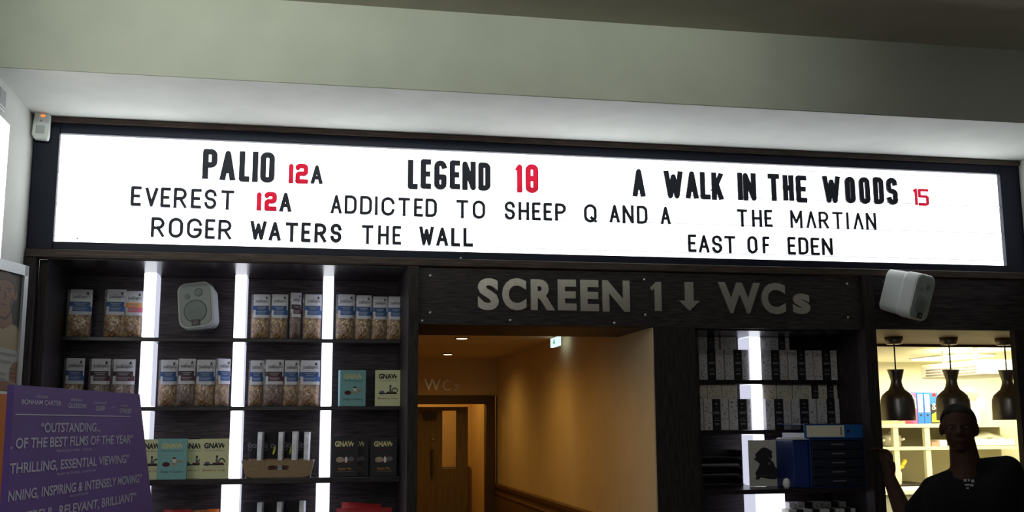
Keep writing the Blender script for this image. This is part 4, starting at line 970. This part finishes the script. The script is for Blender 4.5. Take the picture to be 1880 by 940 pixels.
# ceiling light and air conditioner
q0, q1 = atz(1688, 651, 2.274), atz(1785, 645, 2.274)
lp = thing('ceiling_light', 'bright ceiling light panel in the kitchen', 'light', ((q0.x+q1.x)/2, 5.55, 2.27))
def kz(u, v): return atz(u, v, 2.272)
pn = [at(1690, 649, 5.0), at(1786, 643, 5.0)]
ly0, ly1 = 4.7, 5.5
MB().box(at(1712, 650, 5.1).x, ly0, 2.255, at(1780, 650, 5.1).x, ly1, 2.270).build('diffuser', glow('kitchen_light_panel', (1, .98, .88), 3.5), lp)
MB().box(at(1712, 650, 5.1).x-.02, ly0-.02, 2.268, at(1780, 650, 5.1).x+.02, ly1+.02, 2.2795).build('frame', M['kwhite'], lp)
ac = thing('air_conditioner', 'long pale air conditioner with dark slots under the kitchen ceiling', 'air conditioner', (6.4, 4.2, 1.98))
an, af = at(1800, 688, 3.6), at(1672, 697, 4.5)
AX, AZ = an.x, an.z
MB().box(AX, 3.55, AZ, AX+.60, 4.55, AZ+.135).build('casing', M['kwhite'], ac, bevel=.02)
for k in range(3): MB().box(AX-.006, 3.65, AZ+.022+k*.026, AX+.02, 4.45, AZ+.036+k*.026).build('air_slot', M['grey_ink'], ac)
MB().box(AX+.10, 3.8, AZ+.13, AX+.13, 3.83, 2.279).box(AX+.10, 4.3, AZ+.13, AX+.13, 4.33, 2.279).build('hanger', M['ksteel'], ac)

# ---------------------------------------------------------------- standing boards at the left
# purple quote board
th = math.atan2(.978, .208); d_ = Vector((math.cos(th), math.sin(th), 0)); n_ = Vector((d_.y, -d_.x, 0))
P0 = Vector((-.495, -3.0, 0))
def hit(u, v, P, n): r_ = ray(u, v); t = (P-CAM).dot(n)/r_.dot(n); return CAM+r_*t
def loc2(u, v, P=P0, d=d_, n=n_): h_ = hit(u, v, P, n); return ((h_-P).dot(d), h_.z)
M['purple'] = mat('purple_print', (.095, .045, .225), .55, noise=.35, nscale=1.6); M['pale_ink'] = mat('pale_lilac_ink', (.42, .40, .52), .6)
A_, B_, C_, D_ = loc2(27, 698), loc2(256, 730), loc2(281, 940), loc2(12, 940)
zt = (A_[1]+B_[1])/2
def ext(p, q, z): t = (z-q[1])/(p[1]-q[1]); return q[0]+(p[0]-q[0])*t
qb = thing('quote_board', 'purple standing film display board printed with pale quotes, front left', 'display board', (P0.x, P0.y, 0), th)
Bm = MB().prism([(D_[0]-.01, .02), (C_[0]+.1, .02), (C_[0], C_[1]), (B_[0], zt), (A_[0], zt), (D_[0], D_[1])], 0, .012)
Bm.build('panel', M['purple'], qb, world=False)
MB().box(.1, .012, 0, .14, .32, .9).box(.4, .012, 0, .44, .32, .9).build('strut', M['black'], qb, world=False)
tx = MB()
def line(body, u0, u1, vl, vr, h, bold=.02, m=0):
    a = loc2(u0, vl); b = loc2(u1, vr); c = (a[1]+b[1])/2; um = (u0+u1)/2; vm = (vl+vr)/2
    hh = loc2(um, vm-h/2)[1]-loc2(um, vm+h/2)[1]
    tx.text(body, a[0], c-hh/2, hh, -.0008, m, width=b[0]-a[0], align='l', bold=bold)
line('HELENA', 66, 87, 727.5, 729.5, 5, 0); line('BONHAM CARTER', 39, 112, 736, 742, 8.5)
line('BRENDAN', 129, 150, 733, 736, 4.5, 0); line('GLEESON', 124.5, 157.5, 743, 747, 8)
line('ANNE-MARIE', 171, 195.5, 738, 741, 4.5, 0); line('DUFF', 176, 192, 749, 751, 8); line('AND', 204, 211, 746.5, 747.5, 3, 0)
line('MERYL', 222, 235, 744, 746, 4, 0); line('STREEP', 219, 241, 753, 756, 8)
ra, rb = loc2(28, 754.5), loc2(240, 769.5); rz = (ra[1]+rb[1])/2
tx.flat([(ra[0], rz-.001), (rb[0], rz-.001), (rb[0], rz+.001), (ra[0], rz+.001)], -.0008)
line('\u201cOUTSTANDING...', 75, 184, 781, 788, 16); line('. OF THE BEST FILMS OF THE YEAR\u201d', 19.5, 243, 809, 810, 16.5)
line('THE SUNDAY TIMES, CULTURE', 103, 168, 826, 826.5, 4, 0)
line('THRILLING, ESSENTIAL VIEWING\u201d', 17.5, 236, 853, 848, 16.5); line('RUBY BLONDEL, GLAMOUR', 105, 175, 867.5, 866, 4, 0)
line('NNING, INSPIRING & INTENSELY MOVING\u201d', 15, 259, 903, 884, 16.5); line('ALLOCINE', 127, 161, 909, 907, 4, 0)
line('OWERFUL, RELEVANT, BRILLIANT\u201d', 14.5, 249, 944, 920, 16.5)
tx.build('lettering', M['pale_ink'], qb, world=False)

# framed photo poster + orange poster on a tall stand
an_ = math.radians(15.7); d2 = Vector((math.sin(an_), math.cos(an_), 0)); n2 = Vector((d2.y, -d2.x, 0))
pr_ = at(47, 489, -1.55); P2 = Vector((pr_.x, pr_.y, 0))-d2*.62
th2 = math.atan2(d2.y, d2.x)
def l2(u, v): return loc2(u, v, P2, d2, n2)
ps = thing('poster_stand', 'tall poster stand with photo of a man holding a sign, far left', 'poster stand', (P2.x, P2.y, 0), th2)
ztop = l2(47, 489)[1]; xr_ = .62; zmid = l2(25, 722)[1]
MB().box(0, 0, .02, .62, .012, ztop).build('back_board', M['black'], ps, world=False)
fz = MB(); fz.box(xr_-.022, -.012, .02, xr_, .0, ztop).box(0, -.012, .02, .022, 0, ztop).box(0, -.012, ztop-.032, xr_, 0, ztop).build('frame', mat('silver_frame', (.55, .58, .62), .35, .5), ps, world=False)
MB().box(.05, -.18, 0, .57, .18, .02).build('base', M['black'], ps, world=False)
M['photo_bg'] = mat('photo_background', (.022, .017, .015), .5); M['skin_print'] = mat('photo_skin', (.25, .125, .075), .5); M['hair_print'] = mat('photo_hair', (.085, .038, .022), .5); M['shirt_print'] = mat('photo_shirt', (.36, .28, .165), .5); M['sheet_print'] = mat('photo_sheet', (.40, .40, .40), .5); M['shade_print'] = mat('photo_features', (.10, .045, .03), .5)
MB().box(.022, -.004, zmid+.006, xr_-.022, -.0005, ztop-.03).build('photo_backing', M['photo_bg'], ps, world=False)
ph = MB()
def pp(pts, m, off=.0): ph.flat([l2(u, v) for u, v in pts][::-1], -.0050-off, m)
def mirror(pts, c=2): return pts+[(2*c-u, v-(u-c)*.25*2*0-((u-c)*.28*2)) for u, v in pts[::-1]]
pp([(2, 604), (18, 594), (28, 600), (34, 612), (36, 690), (30, 718), (-30, 712), (-38, 640), (-34, 600), (-16, 592)], 1, 0)      # shirt
pp([(-10, 570), (-10, 594), (-2, 601), (8, 602), (18, 596), (19, 586), (17, 566)], 0, .0005)                                      # neck
pp([(-8, 574), (-4, 580), (6, 582), (14, 574), (18, 563), (18, 574), (8, 588), (-4, 584)], 4, .0008)                              # shade of the chin
pp([(-17, 528), (-17, 548), (-12, 564), (-4, 574), (5, 577), (13, 571), (20, 558), (24, 542), (24, 526), (18, 514), (4, 508), (-10, 512)], 0, .001)
pp([(23.5, 537), (27.5, 536), (28.5, 543), (26, 551), (23, 552)], 0, .001); pp([(24.5, 540), (26.5, 540), (25.5, 548)], 4, .0013)
pp([(-18, 536), (-20, 516), (-12, 502), (2, 497), (16, 501), (26, 512), (28, 526), (26.5, 537), (24, 538), (22.5, 524), (17, 517), (6, 514), (-6, 514), (-14, 518)], 2, .0015)
pp([(-9, 527), (-2, 526), (-1, 528.5), (-9, 529.5)], 2, .0015); pp([(9, 527.5), (18, 530), (18, 532), (9, 530)], 2, .0015)
pp([(-7, 532), (-4, 530.5), (-1, 532.5), (-4, 534.5)], 4, .0015); pp([(10, 534), (13, 532.5), (16, 535), (13, 536.5)], 4, .0015)
pp([(4, 533), (5.5, 533), (8, 546), (6, 549), (0, 548), (1, 546.5), (5, 546.5)], 4, .0015); pp([(-4, 558), (2, 556.5), (10, 559.5), (4, 561), (-2, 560)], 4, .0015)
pp([(18, 545), (21, 548), (17, 561), (12, 568), (15, 558)], 4, .0013)
pp([(-60, 622), (30, 646), (28, 690), (22, 712), (-60, 700)], 3, .0015)                                                           # sheet
pp([(12, 690), (14, 676), (20, 666), (26, 664), (31, 668), (32, 690), (28, 706), (13, 700)], 0, .002)
for k in range(3): pp([(14, 676+k*8), (26, 678+k*8), (26, 679.4+k*8), (14, 677.4+k*8)], 4, .0025)
pp([(-30, 698), (10, 700), (24, 708), (22, 718), (-30, 716)], 0, .002)
ph.build('photo', [M['skin_print'], M['shirt_print'], M['hair_print'], M['sheet_print'], M['shade_print']], ps, world=False)
sc = MB()
for (u0, u1, v) in ((-12, 24, 648), (-12, 16, 662), (-20, 6, 684), (-20, 5, 694)):
    a = l2(u0, v); b = l2(u1, v+(u1-u0)*.18); n = 14
    for i in range(n):
        t0, t1 = i/n, (i+.75)/n; zz = a[1]+(b[1]-a[1])*t0; k = [.004, -.003, .006, -.002][i % 4]
        x0, x1 = a[0]+(b[0]-a[0])*t0, a[0]+(b[0]-a[0])*t1
        sc.flat([(x0, zz+k), (x1, zz-k), (x1, zz-k+.003), (x0, zz+k+.003)], -.0085)
sc.build('handwriting', M['ink'], ps, world=False)
op = MB().box(.022, -.006, .05, xr_-.022, -.0005, zmid-.004, 0).box(.022, -.0065, zmid-.004, xr_-.022, -.0005, zmid+.004, 1)
op.build('orange_poster', [mat('orange_print', (.62, .17, .02), .5), M['white']], ps, world=False)

# ---------------------------------------------------------------- the person at the hatch
def fuse(mb, name, m, parent, voxel, smooth=8, factor=.5):
    me = bpy.data.meshes.new('tmp'); me.from_pydata(mb.v, [], mb.f); me.update()
    t = bpy.data.objects.new('tmp', me); COL.objects.link(t)
    r = t.modifiers.new('r', 'REMESH'); r.mode = 'VOXEL'; r.voxel_size = voxel
    s_ = t.modifiers.new('s', 'SMOOTH'); s_.iterations = smooth; s_.factor = factor
    new = bpy.data.meshes.new_from_object(t.evaluated_get(bpy.context.evaluated_depsgraph_get()))
    COL.objects.unlink(t); bpy.data.objects.remove(t)
    new.name = name
    org = parent.location if parent is not None else Vector()
    for v in new.vertices: v.co -= org
    new.materials.clear(); new.materials.append(m)
    for p in new.polygons: p.use_smooth = True
    o = bpy.data.objects.new(name, new); COL.objects.link(o)
    if parent is not None: o.parent = parent
    return o
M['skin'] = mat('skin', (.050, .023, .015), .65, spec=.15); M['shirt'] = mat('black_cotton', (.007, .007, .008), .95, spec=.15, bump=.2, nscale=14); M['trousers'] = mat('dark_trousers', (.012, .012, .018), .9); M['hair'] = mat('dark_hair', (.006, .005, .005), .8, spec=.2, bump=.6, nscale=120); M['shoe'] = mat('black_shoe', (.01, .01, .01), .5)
A = Vector((.838, -.545, 0)); B = Vector((-.545, -.838, 0)); Zv = Vector((0, 0, 1))
hc = at(1760.5, 786, -.4)                       # head centre
base = Vector((hc.x+.01, hc.y, 0))
per = thing('person', 'person in a black t-shirt standing at the hatch, hand on the post', 'person', base)
def L(a, b, z): return base+A*a+B*b+Zv*z
shL, shR = at(1717, 902, -.31), at(1850, 866, -.47)
elb, wri = at(1667, 962, -.24), at(1634, 880, -.10)
kn = at(1626, 836, -.045)
elR, wrR = shR+A*.075-Zv*.27+B*(-.01), shR+A*.09-Zv*.50+B*.06
neck0, neck1 = L(.012, -.02, hc.z-.20), L(0, -.012, hc.z-.05)
bd = MB()
bd.chain([(L(-.085, 0, .93), .105), (L(-.07, 0, 1.10), .10), (L(-.075, .01, hc.z-.34), .105), (shL, .052)])
bd.chain([(L(.105, 0, .93), .105), (L(.09, 0, 1.10), .10), (L(.095, .01, hc.z-.33), .105), (shR, .052)])
bd.limb(L(-.085, 0, .93), L(.105, 0, .93), .105, .105).limb(L(-.075, .01, hc.z-.34), L(.095, .01, hc.z-.33), .10, .10)
bd.chain([(L(0, 0, hc.z-.30), .09), (neck0, .072), (neck1, .058)])
bd.limb(neck0, shL+Zv*.01, .05, .048).limb(neck0, shR+Zv*.01, .05, .048)
bd.chain([(shL, .052), (shL.lerp(elb, .5), .050), (elb, .043), (elb.lerp(wri, .35), .046), (wri, .032)])
bd.chain([(shR, .052), (shR.lerp(elR, .5), .046), (elR, .038), (elR.lerp(wrR, .35), .038), (wrR, .026)])
for s in (-1, 1):
    hp = L(.01+s*.095, 0, .90); kne = L(.01+s*.10, .015, .49); ank = L(.01+s*.10, -.02, .09)
    bd.chain([(hp, .095), (hp.lerp(kne, .5), .080), (kne, .056), (kne.lerp(ank, .3), .058), (ank, .036)]); bd.limb(ank, ank+B*.13-Zv*.055, .035, .030); bd.limb(ank-Zv*.05, ank+B*.10-Zv*.055, .03, .03)
# head
def HP(a, b, z): return hc+A*a+B*b+Zv*z
def hball(a, b, z, ra, rb, rz):
    m0 = MB().ball((0, 0, 0), 1, 0, 22, 16)
    bd.add([HP(a, b, z)+A*(p[0]*ra)+B*(p[1]*rb)+Zv*(p[2]*rz) for p in m0.v], m0.f)
hball(0, -.012, .022, .076, .096, .086); hball(0, .018, -.035, .062, .072, .078); hball(0, .040, -.082, .034, .042, .030); hball(0, .062, .018, .052, .028, .014)
bd.limb(HP(0, .083, .012), HP(0, .104, -.022), .010, .014); hball(-.012, .095, -.026, .010, .012, .008); hball(.012, .095, -.026, .010, .012, .008)
hball(0, .082, -.052, .024, .014, .007); hball(0, .080, -.063, .021, .013, .008)
for s in (-1, 1): hball(s*.079, -.008, -.006, .010, .020, .032); hball(s*.036, .062, -.02, .020, .020, .02)
# hands: palm, four fingers and a thumb each
def hand(w, k, across, curl, thumb):
    f_ = (k-w).normalized(); palm_w = .034
    for q in (-1, -.33, .33, 1): bd.limb(w+across*(q*.012), k+across*(q*palm_w*.8), .014, .0125)
    bd.limb(w, k, .020, .016)
    for q, ln in ((-1, .062), (-.33, .074), (.33, .069), (1, .052)):
        a0 = k+across*(q*palm_w*.85); a1 = a0+(f_*.75+curl*.5).normalized()*ln*.45; a2 = a1+(f_*.25+curl).normalized()*ln*.32; a3 = a2+(curl-f_*.25).normalized()*ln*.26
        bd.chain([(a0, .0105), (a1, .0095), (a2, .0085), (a3, .0078)])
    t0 = w.lerp(k, .35)+across*(thumb*.026); t1 = t0+(across*thumb*.55+f_*.6+curl*.35).normalized()*.036; t2 = t1+(f_*.6+curl*.9).normalized()*.030
    bd.chain([(t0, .014), (t1, .0105), (t2, .0085)])
hand(wri, kn, Vector((.45, -.85, .1)).normalized(), Vector((-.85, .1, .1)).normalized(), 1)
hand(wrR, wrR-Zv*.085+B*.02, B.copy(), (-A).normalized(), 1)
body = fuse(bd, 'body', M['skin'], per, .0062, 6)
# clothing
sm = MB()
sm.chain([(L(-.085, 0, .93), .128), (L(-.075, 0, 1.10), .122), (L(-.08, .01, hc.z-.345), .124), (shL+Zv*.004, .070)])
sm.chain([(L(.105, 0, .93), .128), (L(.095, 0, 1.10), .122), (L(.10, .01, hc.z-.335), .124), (shR+Zv*.004, .070)])
sm.limb(L(-.085, 0, .93), L(.105, 0, .93), .128, .128).limb(L(-.08, .01, hc.z-.345), L(.10, .01, hc.z-.335), .12, .12).limb(L(-.07, 0, 1.08), L(.09, 0, 1.08), .118, .118)
sm.limb(neck0-Zv*.035, shL+Zv*.010, .070, .064).limb(neck0-Zv*.005+A*.03, shR+Zv*.012, .062, .064)
sm.chain([(shL, .070), (shL.lerp(elb, .62), .066)]); sm.chain([(shR, .070), (shR.lerp(elR, .62), .066)])
tee = fuse(sm, 't_shirt', M['shirt'], per, .009, 6)
tm = MB()
for s in (-1, 1):
    hp = L(.01+s*.095, 0, .90); kne = L(.01+s*.10, .015, .49); ank = L(.01+s*.10, -.02, .10)
    tm.chain([(hp, .118), (hp.lerp(kne, .5), .098), (kne, .075), (ank, .062)])
tm.limb(L(-.085, 0, .92), L(.105, 0, .92), .118, .118)
fuse(tm, 'trousers', M['trousers'], per, .01, 5)
for s in (-1, 1):
    ank = L(.01+s*.10, -.02, .045); fuse(MB().limb(ank-B*.04, ank+B*.05, .045, .045).limb(ank+B*.05, ank+B*.15-Zv*.005, .045, .036), 'shoe', M['shoe'], per, .008, 4)
# hair: close cap above the brow line
hm = MB(); m0 = MB().ball((0, 0, 0), 1, 0, 28, 20)
hm.add([HP(0, -.016, .024)+A*(p[0]*.083)+B*(p[1]*.100)+Zv*(p[2]*.094) for p in m0.v],
       [f for f in m0.f if all((m0.v[i][2] > -.1+.75*max(0, m0.v[i][1]) or m0.v[i][1] < -.45 and m0.v[i][2] > -.65) for i in f)])
hm.build('hair', M['hair'], per, smooth=True)
em = MB()
for s in (-1, 1): em.ball(HP(s*.031, .0735, .004), (.0115, .0115, .0065), 0, 12, 8).ball(HP(s*.031, .0815, .004), (.005, .005, .005), 1, 10, 6)
em.build('eyes', [mat('eye_white_shaded', (.10, .09, .08), .6, spec=.1), M['ink']], per, smooth=True)  # whites darkened so that the shade on the eyes is in the colour
bp_ = at(1763, 889, -.5)
hb_ = base+B*.135; ctr = L(.015, .137, bp_.z)
lg = MB()
for (a, z, w, h) in ((-.02, .012, .012, .012), (-.002, .014, .008, .010), (.012, .010, .013, .012), (-.016, -.006, .02, .008), (.006, -.008, .014, .010), (-.012, -.02, .012, .006)):
    c = [ctr+A*(a+dx_)+Zv*(z+dz_) for dx_, dz_ in ((0, 0), (w, 0), (w, h), (0, h))]; lg.add(c, [(0, 1, 2, 3)])
lg.build('chest_print', mat('grey_print', (.35, .35, .36), .7), per)
